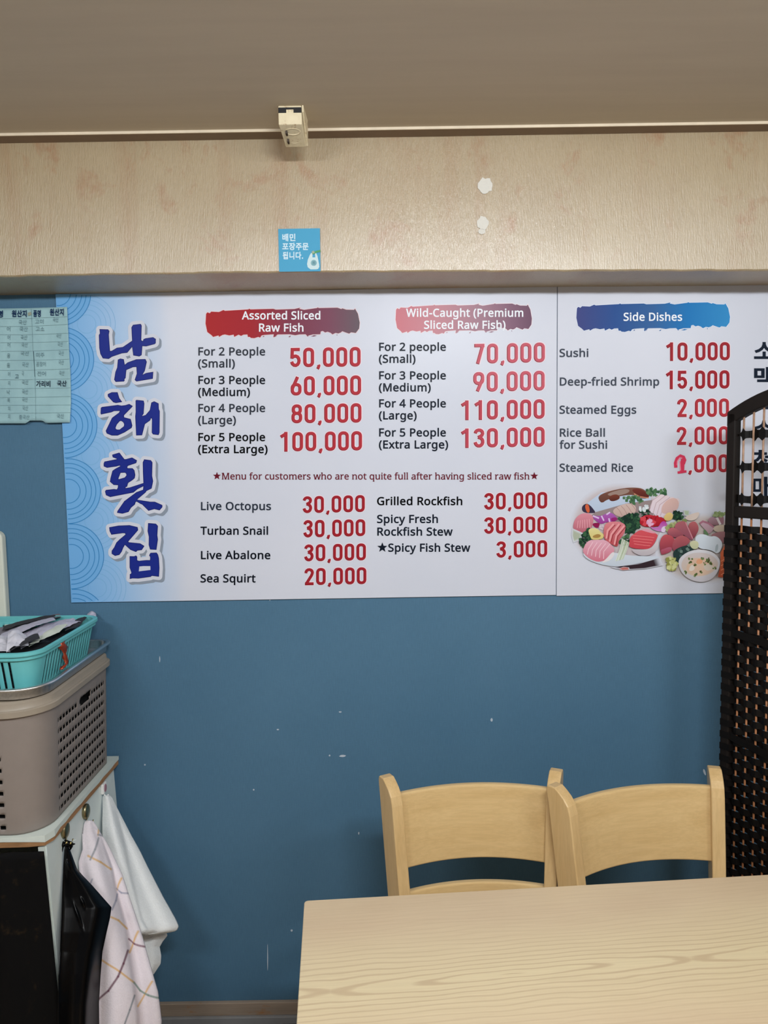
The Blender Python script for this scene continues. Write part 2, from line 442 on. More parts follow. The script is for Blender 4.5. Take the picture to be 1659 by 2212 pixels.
c1 = m.mix(m.ramp(aV, [(0.0, (0.9, 0.9, 0.9)), (0.07, (0.6, 0.6, 0.6)), (0.16, (0, 0, 0))]), c0, alb((212, 196, 158), 1.15))
c1 = m.mix(0.16, c1, m.ramp(fine, [(0.35, (0.62, 0.55, 0.48)), (0.65, (1, 1, 1))]), 'MULTIPLY')
c2 = m.mix(m.math('MULTIPLY', ln, 0.5), c1, alb((172, 142, 110), 1.1))
m.base(c2); M_TABLE = m.mat
tab = thing('dining_table', (tc.x, tc.y, 0), 'light wood grain dining table in front of the two chairs', 'table', None, TROT)
q = MB(); pl = rrect(-TL / 2, -TWD / 2, TL / 2, TWD / 2, 0.008, 4)
q.loft([[(x, y, z) for x, y in pl] for z in (0.713, TH)], True, True, True)
obj('table_top', q, M_TABLE, tab, local=True, bevel=0.0015)
for sx_t in (-1, 1):
    for sy_t in (-1, 1):
        q = MB(); x, y = sx_t * (TL / 2 - 0.045), sy_t * (TWD / 2 - 0.045)
        q.loft([[(x + dx * w, y + dy * w, z) for dx, dy in ((-1, -1), (1, -1), (1, 1), (-1, 1))] for z, w in ((0.0, 0.019), (0.713, 0.024))], True, True, True)
        obj('leg', q, M_CHZ, tab, local=True, bevel=0.003)
for sy_t in (-1, 1):
    q = MB(); q.box((-TL / 2 + 0.07, sy_t * (TWD / 2 - 0.045) - 0.009, 0.655), (TL / 2 - 0.07, sy_t * (TWD / 2 - 0.045) + 0.009, 0.713)); obj('apron_rail', q, M_CHX, tab, local=True)
for sx_t in (-1, 1):
    q = MB(); q.box((sx_t * (TL / 2 - 0.045) - 0.009, -TWD / 2 + 0.07, 0.655), (sx_t * (TL / 2 - 0.045) + 0.009, TWD / 2 - 0.07, 0.713)); obj('apron_rail', q, M_CHX, tab, local=True)

# ------------------------------------------------------------------ folding screen
M_SFR = plain('dark_brown_frame', (24, 18, 15), 0.55, k=1.0, spec=0.25, var=0.15)
m = NT('dark_ribbon'); m.set(0.5, 0, 0.2)
f = m.noise(m.coord((1, 1, 40)), 9, 4)
m.base(m.ramp(f, [(0.3, alb((9, 8, 8), 1.0)), (0.7, alb((17, 14, 13), 1.0))])); M_RIBB = m.mat
M_CANE = plain('orange_cane', (150, 100, 66), 0.5, k=1.35, var=0.2, vscale=60)
M_CANE2 = plain('tan_cane', (150, 118, 96), 0.5, k=1.3, var=0.2, vscale=60)
scr = thing('folding_screen', (0.845, -0.185, 0), 'dark brown woven folding screen standing right of the chairs', 'folding screen')
SW = 0.36
def panel(ox, oy, th):
    dx, dy = math.cos(th), -math.sin(th); nx_, ny_ = -dy * 1.0, dx * 1.0
    nx_, ny_ = -math.sin(th) * 1.0, -math.cos(th) * 1.0
    def pt(t, n, z): return (ox + dx * t + nx_ * n, oy + dy * t + ny_ * n, z)
    ztop = lambda t: 1.685 + 0.058 * (1 - ((t - SW / 2) / (SW / 2)) ** 2)
    for t0, zt_ in ((0.0, 1.70), (SW - 0.024, 1.70)):
        q = MB(); q.loft([[pt(t0, -0.012, z), pt(t0 + 0.024, -0.012, z), pt(t0 + 0.024, 0.012, z), pt(t0, 0.012, z)] for z in (0.0, 0.85, zt_)], True, True, True)
        obj('post', q, M_SFR, scr, bevel=0.004)
    q = MB(); q.loft([[pt(t, n, ztop(t) + dz) for n, dz in ((-0.012, -0.020), (0.012, -0.020), (0.012, 0.016), (-0.012, 0.016))] for t in [SW * k / 24 for k in range(25)]], True, True, True)
    obj('top_rail', q, M_SFR, scr, bevel=0.003)
    for z0, z1 in ((1.446, 1.474), (0.09, 0.115)):
        q = MB(); q.loft([[pt(t, -0.010, z0), pt(t, 0.010, z0), pt(t, 0.010, z1), pt(t, -0.010, z1)] for t in (0.022, SW - 0.022)], True, True, True)
        obj('cross_rail', q, M_SFR, scr, bevel=0.003)
    canes = [0.0375 + 0.0247 * k for k in range(12)]
    canes = [t for t in canes if t < SW - 0.03]
    for t in canes:
        q = MB(); q.tube([pt(t, 0, 0.11), pt(t, 0, 0.8), pt(t, 0, 1.45)], 0.0027, 6); obj('cane', q, M_CANE, scr, smooth=True)
        q = MB(); q.tube([pt(t, 0, 1.46), pt(t, 0, ztop(t) - 0.015)], 0.0027, 6); obj('slim_cane', q, M_CANE2, scr, smooth=True)
    # woven lower field
    q = MB(); RH = 0.0152; nrow = int((1.440 - 0.118) / RH)
    for r in range(nrow):
        z0 = 0.118 + r * RH; skip = (r * 7919) % 23 == 0
        A, B = [], []; N = 4 * 14
        for k in range(N + 1):
            t = 0.0005 + (SW - 0.001) * k / N
            ph = math.pi * (t - canes[0]) / 0.0247 + (math.pi if r % 2 else 0)
            n = 0.0052 * math.cos(ph)
            # edges pinch a little beside each cane and sag at random
            sg = 0.0016 * noise.noise((t * 40, r * 1.3, 0))
            gap = -0.0004
            if r % 2 and t < 0.030: n = 0.0127
            elif t < 0.026: n = -0.0127
            A.append(pt(t, n, z0 + gap + sg)); B.append(pt(t, n, z0 + RH + 0.0006 - gap + sg))
        q.loft([A, B], closed=False)
    for zc, sl in ((1.165, -0.10), (0.905, -0.16)):
        A, B = [], []
        for k in range(21):
            t = 0.02 + (SW - 0.04) * k / 20
            A.append(pt(t, 0.0095, zc + sl * t - 0.010)); B.append(pt(t, 0.0105, zc + sl * t + 0.010))
        q.loft([A, B], closed=False)
    obj('woven_field', q, M_RIBB, scr, solid=0.0008)
    # knotted ribbons of the open top
    for zc, st in ((1.646, 0), (1.569, 1), (1.492, 0)):
        q = MB(); A, B = [], []
        N = 120
        for k in range(N + 1):
            t = 0.020 + (SW - 0.040) * k / N
            w = (t - canes[0]) / 0.0247
            if t < canes[0]: h = 0.0022 + (0.006 * max(0, 1 - (canes[0] - t) / 0.006) if st is not None else 0); 
            else: h = 0.0085 + 0.0075 * abs(math.cos(math.pi * w)) ** 5
            n = 0.0052 * (1 if math.cos(math.pi * (w + 1)) > 0 else -1) * min(1, abs(math.cos(math.pi * w)) * 2)
            if zc < 1.5 and t < canes[0]: h = 0.010
            up = 0.003 * noise.noise((t * 70, zc * 9, 1))
            A.append(pt(t, -n, zc - h + up)); B.append(pt(t, -n, zc + h + up))
        q.loft([A, B], closed=False)
        obj('knotted_ribbon', q, M_RIBB, scr, solid=0.001)
panel(0.845, -0.185, math.radians(58))
# ------------------------------------------------------------------ cabinet on the left
ZT = 0.79
XC, YF, YBK = -0.747, -0.441, -0.010
M_CREAMLAM = plain('cream_laminate', (206, 214, 206), 0.45, k=1.1, var=0.03)
M_PANEL = plain('pale_cabinet_side', (196, 204, 200), 0.45, k=1.35, var=0.03)
m = NT('raw_board_edge'); m.set(0.7)
f = m.noise(m.coord((1, 1, 6)), 18, 6, 0.7)
m.base(m.ramp(f, [(0.3, alb((132, 96, 62), 1.2)), (0.7, alb((172, 126, 84), 1.2))])); M_RAW = m.mat
cab = thing('cabinet', (-1.05, -0.23, 0.0), 'cream cabinet with worn brown edged top carrying the baskets at left', 'cabinet')
q = MB()
plan = [(-1.45, YF - 0.016), (XC - 0.045, YF), (XC - 0.010, YF + 0.006), (XC, YF + 0.030), (XC, YBK), (-1.45, YBK)]
q.loft([[(x, y, z) for x, y in plan] for z in (0.767, 0.7850)], True, True, True)
q.cm = 1
q.loft([[(x, y, z) for x, y in plan] for z in (0.7851, ZT)], True, True, True)
obj('top_board', q, [M_RAW, M_CREAMLAM], cab)
q = MB()   # torn cream edging left along the rim
edge = [(-1.45, YF - 0.016)] + [(XC - 0.045 - 0.405 * (1 - k / 8), YF - 0.016 * (1 - k / 8)) for k in range(1, 9)] + [(XC - 0.010, YF + 0.006), (XC, YF + 0.03)] + [(XC, YF + 0.03 + (YBK - YF - 0.03) * k / 14) for k in range(1, 15)]
top_, bot_ = [], []
for k, (x, y) in enumerate(edge):
    dx, dy = (0.0012, 0) if k > 9 else (0.0006, -0.0012)
    top_.append((x + dx, y + dy, ZT + 0.0006)); bot_.append((x + dx, y + dy, ZT - 0.0085 - 0.0050 * abs(noise.noise((k * 1.7, 2, 0))) - (0.006 if k in (9, 10) else 0)))
q.loft([bot_, top_], closed=False)
obj('edging_strip', q, M_CREAMLAM, cab, solid=0.0008)
SP = 0.042
q = MB()
sx_ = lambda z: -0.757 + SP * (0.77 - z)
q.loft([[(sx_(z) - 0.018, YF + 0.012, z), (sx_(z), YF + 0.012, z), (sx_(z), -0.022, z), (sx_(z) - 0.018, -0.022, z)] for z in (0.0, 0.766)], True, True, True)
obj('side_panel', q, M_PANEL, cab)
q = MB()
q.loft([[(sx_(z) - 0.0175, YF + 0.0085, z), (sx_(z) - 0.0035, YF + 0.0085, z), (sx_(z) - 0.0035, YF + 0.012, z), (sx_(z) - 0.0175, YF + 0.012, z)] for z in (0.0, 0.762)], True, True, True)
obj('edge_strip', q, M_CREAMLAM, cab)
q = MB(); q.box((-1.45, -0.02, 0.0), (-0.775, -0.012, 0.768)); q.box((-1.45, YF + 0.03, 0.03), (-0.79, -0.02, 0.05)); q.box((-1.45, YF + 0.012, 0.0), (-1.43, -0.022, 0.768))
obj('carcass', q, M_PANEL, cab)

# black floral cloth hanging over the cabinet front
m = NT('black_floral_cloth'); m.set(0.8, 0, 0.1)
f = m.noise(m.coord((1, 1, 1)), 9, 6, 0.65, 0.6); g = m.noise(m.coord((1, 1, 1)), 45, 3)
mask = m.math('MULTIPLY', m.ramp(f, [(0.55, (0, 0, 0)), (0.68, (1, 1, 1))]), m.ramp(g, [(0.45, (0, 0, 0)), (0.7, (1, 1, 1))]))
m.base(m.mix(mask, alb((12, 12, 13)), alb((62, 48, 28)))); M_FLORAL = m.mat
q = MB(); NX_, NZ_ = 70, 40
for j in range(NZ_ + 1):
    z = 0.012 + (0.767 - 0.012) * j / NZ_
    xr = interp([(0.0, -0.716), (0.48, -0.7365), (0.78, -0.7490)], z)
    for i in range(NX_ + 1):
        s = i / NX_; x = -1.45 + (xr + 1.45) * s
        fold = 0.010 * math.sin(s * 34 + 0.6 * z) * (1.15 - z) + 0.004 * math.sin(s * 71)
        y = YF - 0.014 * (1 - s) - 0.010 - 0.004 + fold * (0.35 + 0.65 * (1 - s)) - 0.006 * s
        q.v.append((x, min(y, YF + 0.004), z))
for j in range(NZ_):
    for i in range(NX_):
        a = j * (NX_ + 1) + i; q.f.append((a, a + 1, a + NX_ + 2, a + NX_ + 1)); q.m.append(0)
tag(obj('curtain', q, M_FLORAL, smooth=True, solid=0.0015, loc=(-1.09, YF, 0.012)), 'black cloth with faint gold flowers hanging over the cabinet front', 'cloth')

# ------------------------------------------------------------------ rounded rectangle helper with outward normals, clockwise from above reversed
def rr(x0, x1, y0, y1, r, step, rb=None):
    rb = r if rb is None else rb
    """closed path as (x, y, nx, ny, side, s) with s measured along each straight side"""
    P = []
    def straight(ax, ay, bx, by, nx, ny, side):
        Lh = math.hypot(bx - ax, by - ay); k = max(1, round(Lh / step))
        for i in range(k): P.append((ax + (bx - ax) * i / k, ay + (by - ay) * i / k, nx, ny, side, i, k))
    def corner(cx, cy, a0, r):
        k = 8
        for i in range(k):
            a = math.radians(a0 + 90 * i / k); P.append((cx + r * math.cos(a), cy + r * math.sin(a), math.cos(a), math.sin(a), 'c', i, k))
    straight(x0 + r, y0, x1 - r, y0, 0, -1, 'front'); corner(x1 - r, y0 + r, -90, r)
    straight(x1, y0 + r, x1, y1 - rb, 1, 0, 'right'); corner(x1 - rb, y1 - rb, 0, rb)
    straight(x1 - rb, y1, x0 + rb, y1, 0, 1, 'back'); corner(x0 + rb, y1 - rb, 90, rb)
    straight(x0, y1 - rb, x0, y0 + r, -1, 0, 'left'); corner(x0 + r, y0 + r, 180, r)
    return P
def wall(mb, path, zs, off, hole=None, disp=None):
    n = len(path); b = len(mb.v)
    for j, z in enumerate(zs):
        for i, p in enumerate(path):
            o = off(z) + (disp(p, z) if disp else 0)
            mb.v.append((p[0] + p[2] * o, p[1] + p[3] * o, z))
    for j in range(len(zs) - 1):
        for i in range(n):
            if hole and hole(path[i], zs[j], zs[j + 1]): continue
            k = (i + 1) % n
            mb.f.append((b + j * n + i, b + j * n + k, b + (j + 1) * n + k, b + (j + 1) * n + i)); mb.m.append(mb.cm)
def profile(mb, path, prof, cap0=False, cap1=False):
    mb.loft([[(p[0] + p[2] * o, p[1] + p[3] * o, z) for p in path] for o, z in prof], True, cap0, cap1)

# taupe woven look storage basket
M_TAUPE = plain('taupe_plastic', (132, 122, 115), 0.5, k=1.12, var=0.03)
M_TAUPELID = plain('taupe_lid_plastic', (146, 135, 120), 0.45, k=1.15, var=0.05, vscale=12)
BX0, BX1, BY0, BY1, BR, BRB = -1.28, -0.7605, -0.434, -0.036, 0.072, 0.026
tb_ = thing('storage_basket', ((BX0 + BX1) / 2, (BY0 + BY1) / 2, ZT), 'big taupe plastic woven pattern storage basket with lid on the cabinet top', 'basket')
CW, SUB, CH = 0.0335, 8, 0.0262
zs, z = [ZT + 0.001], ZT + 0.012
Z0H = ZT + 0.014
zs = [ZT + 0.001, ZT + 0.006]
for r_ in range(9):
    zb = Z0H + r_ * CH
    zs += [zb, zb + 0.0045, zb + 0.0088, zb + 0.015, zb + 0.020]
zs += [Z0H + 9 * CH, Z0H + 9 * CH + 0.02, 1.058, 1.066]
def tcell(p, z):
    side, i, k = p[4], p[5], p[6]
    r_ = int((z - Z0H + 1e-6) // CH)
    return side, i, k, r_, (z - Z0H) - r_ * CH
def thole(p, za, zb):
    side, i, k, r_, dz = tcell(p, (za + zb) / 2)
    if side in ('c', 'back', 'left') or r_ < 0 or r_ > 8: 
        return False
    if side == 'right':
        # hand hole in the middle of the top rows
        sp_ = (i + 0.5) / k
        if r_ == 7 and dz > 0.019 and 0.46 < sp_ < 0.64: return True
        if r_ == 8 and 0.40 < sp_ < 0.70: return dz < 0.0145 and 0.44 < sp_ < 0.67
        if r_ == 8 and dz > 0.012: return False
    if side == 'front' and r_ > 6: return False
    if side in ('front',) and not (4 <= i < k - 1): return False
    if side == 'right' and not (3 <= i < k - 2): return False
    if dz > 0.0090: return False
    return_ = (i + (SUB // 2 if r_ % 2 else 0)) % SUB not in (0, 4)
    return return_
def tdisp(p, z):
    side, i, k, r_, dz = tcell(p, z)
    if side in ('c', 'back', 'left') or r_ < 0 or r_ > 8 or i < 3 or i > k - 3 or (side == 'front' and r_ > 6): return 0
    ph = (i + (SUB // 2 if r_ % 2 else 0)) % SUB
    return 0.0014 if (ph == 0 and 0.0095 < dz) else (-0.0004 if dz < 0.0105 else 0.0)
path = rr(BX0, BX1, BY0, BY1, BR, CW / SUB, BRB)
q = MB(); wall(q, path, zs, lambda z: (z - ZT) * 0.035, thole, tdisp)
path_c = rr(BX0, BX1, BY0, BY1, BR, 0.05, BRB)
profile(q, path_c, [(-0.012, ZT + 0.0005), (0.0, ZT + 0.001)], True)
obj('body', q, M_TAUPE, tb_, solid=0.0009, sol_off=-1, smooth='auto')
q = MB(); profile(q, path_c, [(-0.008, 1.060), (0.0135, 1.058), (0.0195, 1.060), (0.0200, 1.072), (0.0165, 1.0745), (0.0145, 1.0745), (0.0125, 1.078), (0.0115, 1.088), (0.006, 1.0925), (-0.012, 1.0935), (-0.05, 1.0935)], True, True)
obj('lid', q, M_TAUPELID, tb_, smooth='auto')
q = MB(); pi_ = rr(BX0, BX1, BY0, BY1, BR, 0.05, BRB)
q.loft([[(p[0] + p[2] * o, p[1] + p[3] * o, z) for p in pi_] for o, z in ((-0.013, ZT + 0.006), (-0.0065, 0.97), (-0.02, 1.0), (-0.022, 1.03))], True, True, True)
obj('shade_core', q, plain('basket_inner_shade', (10, 10, 11), 0.9), tb_)  # black block added inside to stand for the shade behind the slots

# steel tray
m = NT('brushed_steel'); m.set(0.34, 1.0)
f = m.noise(m.coord((40, 2, 40)), 6, 4)
m.base(m.ramp(f, [(0.3, (0.66, 0.67, 0.68)), (0.7, (0.82, 0.83, 0.84))])); M_STEEL = m.mat
TX0, TX1, TY0, TY1 = -1.27, -0.752, -0.438, -0.030
ZTR = 1.0945
tray = thing('tray', ((TX0 + TX1) / 2, (TY0 + TY1) / 2, ZTR), 'shallow stainless steel tray lying on the taupe basket lid', 'tray')
pt = rr(TX0, TX1, TY0, TY1, 0.065, 0.03, 0.03)
q = MB(); profile(q, pt, [(-0.020, ZTR + 0.0005), (-0.003, ZTR + 0.0010), (0.003, ZTR + 0.0040), (0.0050, ZTR + 0.0220), (0.0110, ZTR + 0.0225), (0.0140, ZTR + 0.0240), (0.0142, ZTR + 0.0265), (0.0120, ZTR + 0.0285), (0.004, ZTR + 0.0285), (0.001, ZTR + 0.0265), (-0.001, ZTR + 0.009), (-0.006, ZTR + 0.0035), (-0.022, ZTR + 0.0025)], True, True)
obj('dish', q, M_STEEL, tray, smooth=True)

# teal basket
M_TEAL = plain('teal_plastic', (98, 178, 180), 0.42, k=1.15, var=0.03)
ZB = ZTR + 0.003
UX0, UX1, UY0, UY1, UR, URB = -1.24, -0.7835, -0.404, -0.080, 0.024, 0.022
ZR = 1.196
teal = thing('slotted_basket', ((UX0 + UX1) / 2, (UY0 + UY1) / 2, ZB), 'teal slotted plastic basket full of papers standing in the steel tray', 'basket')
SS = 0.0155 / 6
pu = rr(UX0, UX1, UY0, UY1, UR, SS, URB)
zs = [ZB + 0.001, ZB + 0.008, ZB + 0.020, ZB + 0.04, ZB + 0.06, ZR - 0.021, ZR - 0.013, ZR - 0.004]
def uhole(p, za, zb):
    z = (za + zb) / 2
    if p[4] == 'c' or not (ZB + 0.008 < z < ZR - 0.021): return False
    return p[5] % 6 in (2, 3) and 3 < p[5] < p[6] - 1
uoff = lambda z: (z - ZB) * 0.22
q = MB(); wall(q, pu, zs, uoff, uhole)
pu_c = rr(UX0, UX1, UY0, UY1, UR, 0.04, URB)
obj('wall', q, M_TEAL, teal, solid=0.0010, smooth='auto')
q = MB(); profile(q, pu_c, [(-0.006, ZB + 0.0002), (0.002, ZB + 0.001), (0.002, ZB + 0.003), (-0.01, ZB + 0.0035)], True, True); obj('base', q, M_TEAL, teal)
o0 = uoff(ZR - 0.004)
q = MB(); q.loft([[(p[0] + p[2] * o, p[1] + p[3] * o, z) for p in pu_c] for o, z in ((o0 - 0.001, ZR - 0.017), (o0 + 0.0045, ZR - 0.0165), (o0 + 0.0050, ZR - 0.0105), (o0 + 0.0040, ZR - 0.0095), (o0 + 0.0085, ZR - 0.0085), (o0 + 0.0100, ZR - 0.006), (o0 + 0.0095, ZR), (o0 + 0.003, ZR + 0.0015), (o0 - 0.0025, ZR - 0.001), (o0 - 0.0025, ZR - 0.017))])
obj('rim', q, M_TEAL, teal, smooth='auto')
q = MB(); pz = rr(UX0, UX1, UY0, UY1, UR, 0.04, URB)
q.loft([[(p[0] + p[2] * o, p[1] + p[3] * o, z) for p in pz] for o, z in ((-0.012, ZB + 0.004), (-0.004, ZB + 0.045), (0.002, ZB + 0.075))], True, True, True)
PILE = q
# red ribbon tied through the slots of the long side
m = NT('red_foil_ribbon'); m.set(0.25, 0.4, 0.6); m.base(alb((166, 66, 40))); M_RIB = m.mat
q = MB()
rib = [(137, 1381), (133, 1389), (136, 1398), (139, 1404), (137, 1412), (140, 1420), (142, 1428), (141, 1434), (136, 1440), (130, 1446)]
L_, R_ = [], []
for k, (px, py) in enumerate(rib):
    w = (3.8, 6.2, 6.6, 5.0, 2.2, 2.2, 2.6, 2.6, 2.4, 1.6)[k]
    p = at(px, py, 0, UX1 + uoff(1.15) + 0.010)
    a, b = at(px - w * 1.2, py + 1, 0, UX1 + uoff(1.15) + 0.010), at(px + w * 1.2, py - 1, 0, UX1 + uoff(1.15) + 0.010)
    wob = 0.004 * math.sin(k * 2.1)
    L_.append((min(a.x + wob, UX1 + 0.04), a.y, a.z)); R_.append((b.x - wob, b.y, b.z))
q.loft([L_, [((a[0] + b[0]) / 2 + 0.006, (a[1] + b[1]) / 2, (a[2] + b[2]) / 2) for a, b in zip(L_, R_)], R_], closed=False)
obj('ribbon', q, M_RIB, teal, solid=0.001, smooth=True)

# papers and strips in the teal basket
def sheet(label, colour, cx, cy, cz, L, W, rz, tilt, roll, amp, seed, cat='paper', name='paper_slip', curl=0.0):
    q = MB(); nx, ny = 22, 10
    M_ = Matrix.Translation((cx, cy, cz)) @ Matrix.Rotation(rz, 4, 'Z') @ Matrix.Rotation(tilt, 4, 'Y') @ Matrix.Rotation(roll, 4, 'X')
    for i in range(nx + 1):
        for j in range(ny + 1):
            u, v = (i / nx - 0.5), (j / ny - 0.5)
            x, y = u * L, v * W * (1 + 0.15 * noise.noise((u * 4, seed, v)))
            h = amp * noise.noise((x * 22, y * 22, seed)) + 0.6 * amp * noise.noise((x * 60, y * 45, seed + 9)) + curl * (2 * v) ** 2 * W + curl * 0.5 * (2 * u) ** 2 * L
            q.v.append(tuple(M_ @ Vector((x, y, h))))
    for i in range(nx):
        for j in range(ny):
            a = i * (ny + 1) + j; q.f.append((a, a + ny + 1, a + ny + 2, a + 1)); q.m.append(0)
    tag(obj(name, q, PAPERM[colour], solid=0.0007, loc=(cx, cy, cz)), label, cat, 'papers in the teal basket')
PAPERM = {'lilac': plain('lilac_paper', (178, 174, 188), 0.8, k=1.2, var=0.08), 'grey': plain('grey_paper', (112, 108, 116), 0.8, var=0.08), 'white': plain('white_paper', (206, 204, 212), 0.75, k=1.2),
          'cream': plain('cream_paper', (192, 196, 182), 0.75), 'dark': plain('dark_backing', (40, 38, 42), 0.8)}
def sheet4(label, colour, cor, amp, seed, bow=0.0, name='paper_slip'):
    """slip of paper spanned between four real points (photo pixel, height)"""
    A = [at(px, py, 2, z) for px, py, z in cor]
    q = MB(); nx, ny = 24, 10
    for i in range(nx + 1):
        for j in range(ny + 1):
            u, v = i / nx, j / ny
            p = (A[0] * (1 - u) + A[1] * u) * (1 - v) + (A[3] * (1 - u) + A[2] * u) * v
            h = amp * noise.noise((p.x * 28, p.y * 28, seed)) + 0.6 * amp * noise.noise((p.x * 75, p.y * 75, seed + 9)) + bow * math.sin(math.pi * u) + 0.4 * bow * math.sin(math.pi * v)
            q.v.append((p.x, p.y, p.z + h))
    for i in range(nx):
        for j in range(ny):
            a = i * (ny + 1) + j; q.f.append((a, a + ny + 1, a + ny + 2, a + 1)); q.m.append(0)
    c = sum(A, Vector()) / 4
    tag(obj(name, q, PAPERM[colour], solid=0.0008, loc=tuple(c)), label, 'paper', 'papers in the teal basket')
sheet4('pale slip at the far left back of the teal basket', 'cream', [(8, 1358, 1.186), (50, 1350, 1.188), (45, 1345, 1.182), (10, 1350, 1.182)], 0.002, 1)
sheet4('dark grey strip along the back of the teal basket, below the lilac one', 'grey', [(-10, 1375, 1.185), (132, 1333, 1.197), (128, 1326, 1.193), (-10, 1360, 1.181)], 0.003, 2, 0.004)
sheet4('black edged strip at the very back of the papers', 'dark', [(5, 1362, 1.192), (120, 1331, 1.206), (118, 1328, 1.204), (10, 1352, 1.190)], 0.002, 3, 0.003)
sheet4('long crinkled lilac grey strip across the middle of the teal basket', 'lilac', [(2, 1384, 1.194), (120, 1339, 1.205), (112, 1334, 1.200), (2, 1370, 1.190)], 0.003, 4, 0.004)
sheet4('wide wrinkled lilac receipt reaching toward the basket corner', 'lilac', [(45, 1402, 1.188), (175, 1343, 1.192), (150, 1337, 1.190), (40, 1372, 1.186)], 0.004, 5, 0.006)
sheet4('white folded receipt near the front of the papers', 'white', [(14, 1408, 1.200), (62, 1394, 1.196), (56, 1372, 1.196), (18, 1368, 1.206)], 0.006, 6, 0.008)
sheet4('pale crumpled receipt at the front left of the papers', 'white', [(-20, 1412, 1.194), (22, 1408, 1.198), (18, 1374, 1.196), (-20, 1376, 1.192)], 0.005, 7, 0.004)
sheet4('dark backed slip rolled over the front basket rim', 'dark', [(18, 1409, 1.199), (86, 1380, 1.204), (82, 1369, 1.204), (58, 1377, 1.200)], 0.002, 8, 0.003)
sheet4('cream slip lying beside the teal rim', 'cream', [(62, 1397, 1.190), (128, 1366, 1.192), (150, 1346, 1.196), (100, 1362, 1.194)], 0.002, 9, 0.003)
sheet4('small cream scrap just inside the front teal rim', 'cream', [(64, 1392, 1.196), (84, 1387, 1.196), (92, 1372, 1.198), (80, 1376, 1.198)], 0.001, 10)
sheet4('dark slip between cream slip and far basket corner', 'dark', [(140, 1364, 1.186), (172, 1352, 1.188), (190, 1330, 1.194), (150, 1345, 1.192)], 0.003, 11, 0.002)
sheet4('crumpled pale tuft at the far right basket corner', 'lilac', [(186, 1334, 1.186), (208, 1334, 1.188), (207, 1326, 1.190), (192, 1324, 1.190)], 0.005, 12, 0.006)
m = NT('paper_pile_edges'); m.set(0.8)
f = m.noise(m.coord((3, 3, 60)), 6, 4)
m.base(m.ramp(f, [(0.40, alb((20, 20, 24))), (0.62, alb((40, 44, 56))), (0.72, alb((150, 160, 176)))]))
tag(obj('paper_stack', PILE, m.mat, loc=((UX0 + UX1) / 2, (UY0 + UY1) / 2, ZB + 0.004)), 'dark pile of papers filling the teal basket, seen through its slots', 'paper', 'papers in the teal basket')

# cream wall panel behind the baskets
q = MB()
px1 = -1.0265
prof = [(-1.40, 1.02), (px1, 1.02)] + [(px1 - 0.02 + 0.02 * math.cos(a), 1.402 + 0.02 * math.sin(a)) for a in [k * math.pi / 12 for k in range(7)]] + [(-1.40, 1.422)]
q.loft([[(x, y, z) for x, z in prof] for y in (-0.024, -0.0005)], True, True, True)
wp = thing('wall_unit', (-1.2, -0.012, 1.02), 'cream plastic unit with rounded corner on the wall behind the baskets', 'appliance')
obj('cover', q, plain('cream_unit_plastic', (202, 204, 190), 0.45, k=1.2, var=0.02), wp, bevel=0.004)

# ------------------------------------------------------------------ hooks on the cabinet side
m = NT('aged_brass'); m.set(0.35, 1.0); f = m.noise(m.coord(), 80, 4)
m.base(m.ramp(f, [(0.3, (0.22, 0.19, 0.10)), (0.7, (0.44, 0.38, 0.22))])); M_BRASS = m.mat
M_DKMET = plain('dark_metal', (52, 50, 42), 0.4, 0.8)
HK = []
def hook(px, py, label, brass=True):
    p = at(px, py, 0, -0.7555); x = sx_(p.z)
    t = thing('wall_hook', (x, p.y, p.z), label, 'hook', 'hooks on the cabinet side')
    q = MB()
    if brass:
        q.loft([[(x + d, p.y + 0.0165 * s_ * math.cos(a), p.z + 0.0195 * s_ * math.sin(a)) for a in [k * math.pi / 12 for k in range(24)]] for d, s_ in ((0.0, 0.95), (0.004, 1.0), (0.0075, 0.96), (0.0095, 0.80), (0.0105, 0.45))], True, True, True)
        obj('plate', q, M_BRASS, t, smooth=True)
        q = MB(); q.tube([(x + 0.004, p.y, p.z - 0.018), (x + 0.006, p.y, p.z - 0.026), (x + 0.012, p.y, p.z - 0.031), (x + 0.019, p.y, p.z - 0.029), (x + 0.021, p.y, p.z - 0.022)], 0.0018)
        obj('hook_wire', q, M_BRASS, t, smooth=True)
    else:
        q = MB(); q.box((x, p.y - 0.012, p.z - 0.014), (x + 0.009, p.y + 0.012, p.z + 0.014)); obj('plate', q, M_WHITE, t, bevel=0.003)
        q = MB(); q.loft([[(x + d, p.y + 0.0085 * s_ * math.cos(a), p.z + 0.011 * s_ * math.sin(a)) for a in [k * math.pi / 8 for k in range(16)]] for d, s_ in ((0.0085, 1.0), (0.0102, 0.9))], True, True, True)
        obj('face_sticker', q, ink('dusty_pink', (176, 132, 144)), t)
        q = MB(); q.tube([(x + 0.004, p.y, p.z - 0.013), (x + 0.006, p.y, p.z - 0.020), (x + 0.012, p.y, p.z - 0.023), (x + 0.017, p.y, p.z - 0.018)], 0.0022)
        obj('hook_tip', q, M_WHITE, t, smooth=True)
    return Vector((x, p.y, p.z))
HK.append(hook(138, 1793, 'brass oval hook nearest the cabinet front, holding the black apron'))
HK.append(hook(182.5, 1753, 'brass oval hook in the middle, holding the pink checked towel'))
HK.append(hook(220.5, 1702, 'white hook with pink face near the wall, holding the white towel', False))

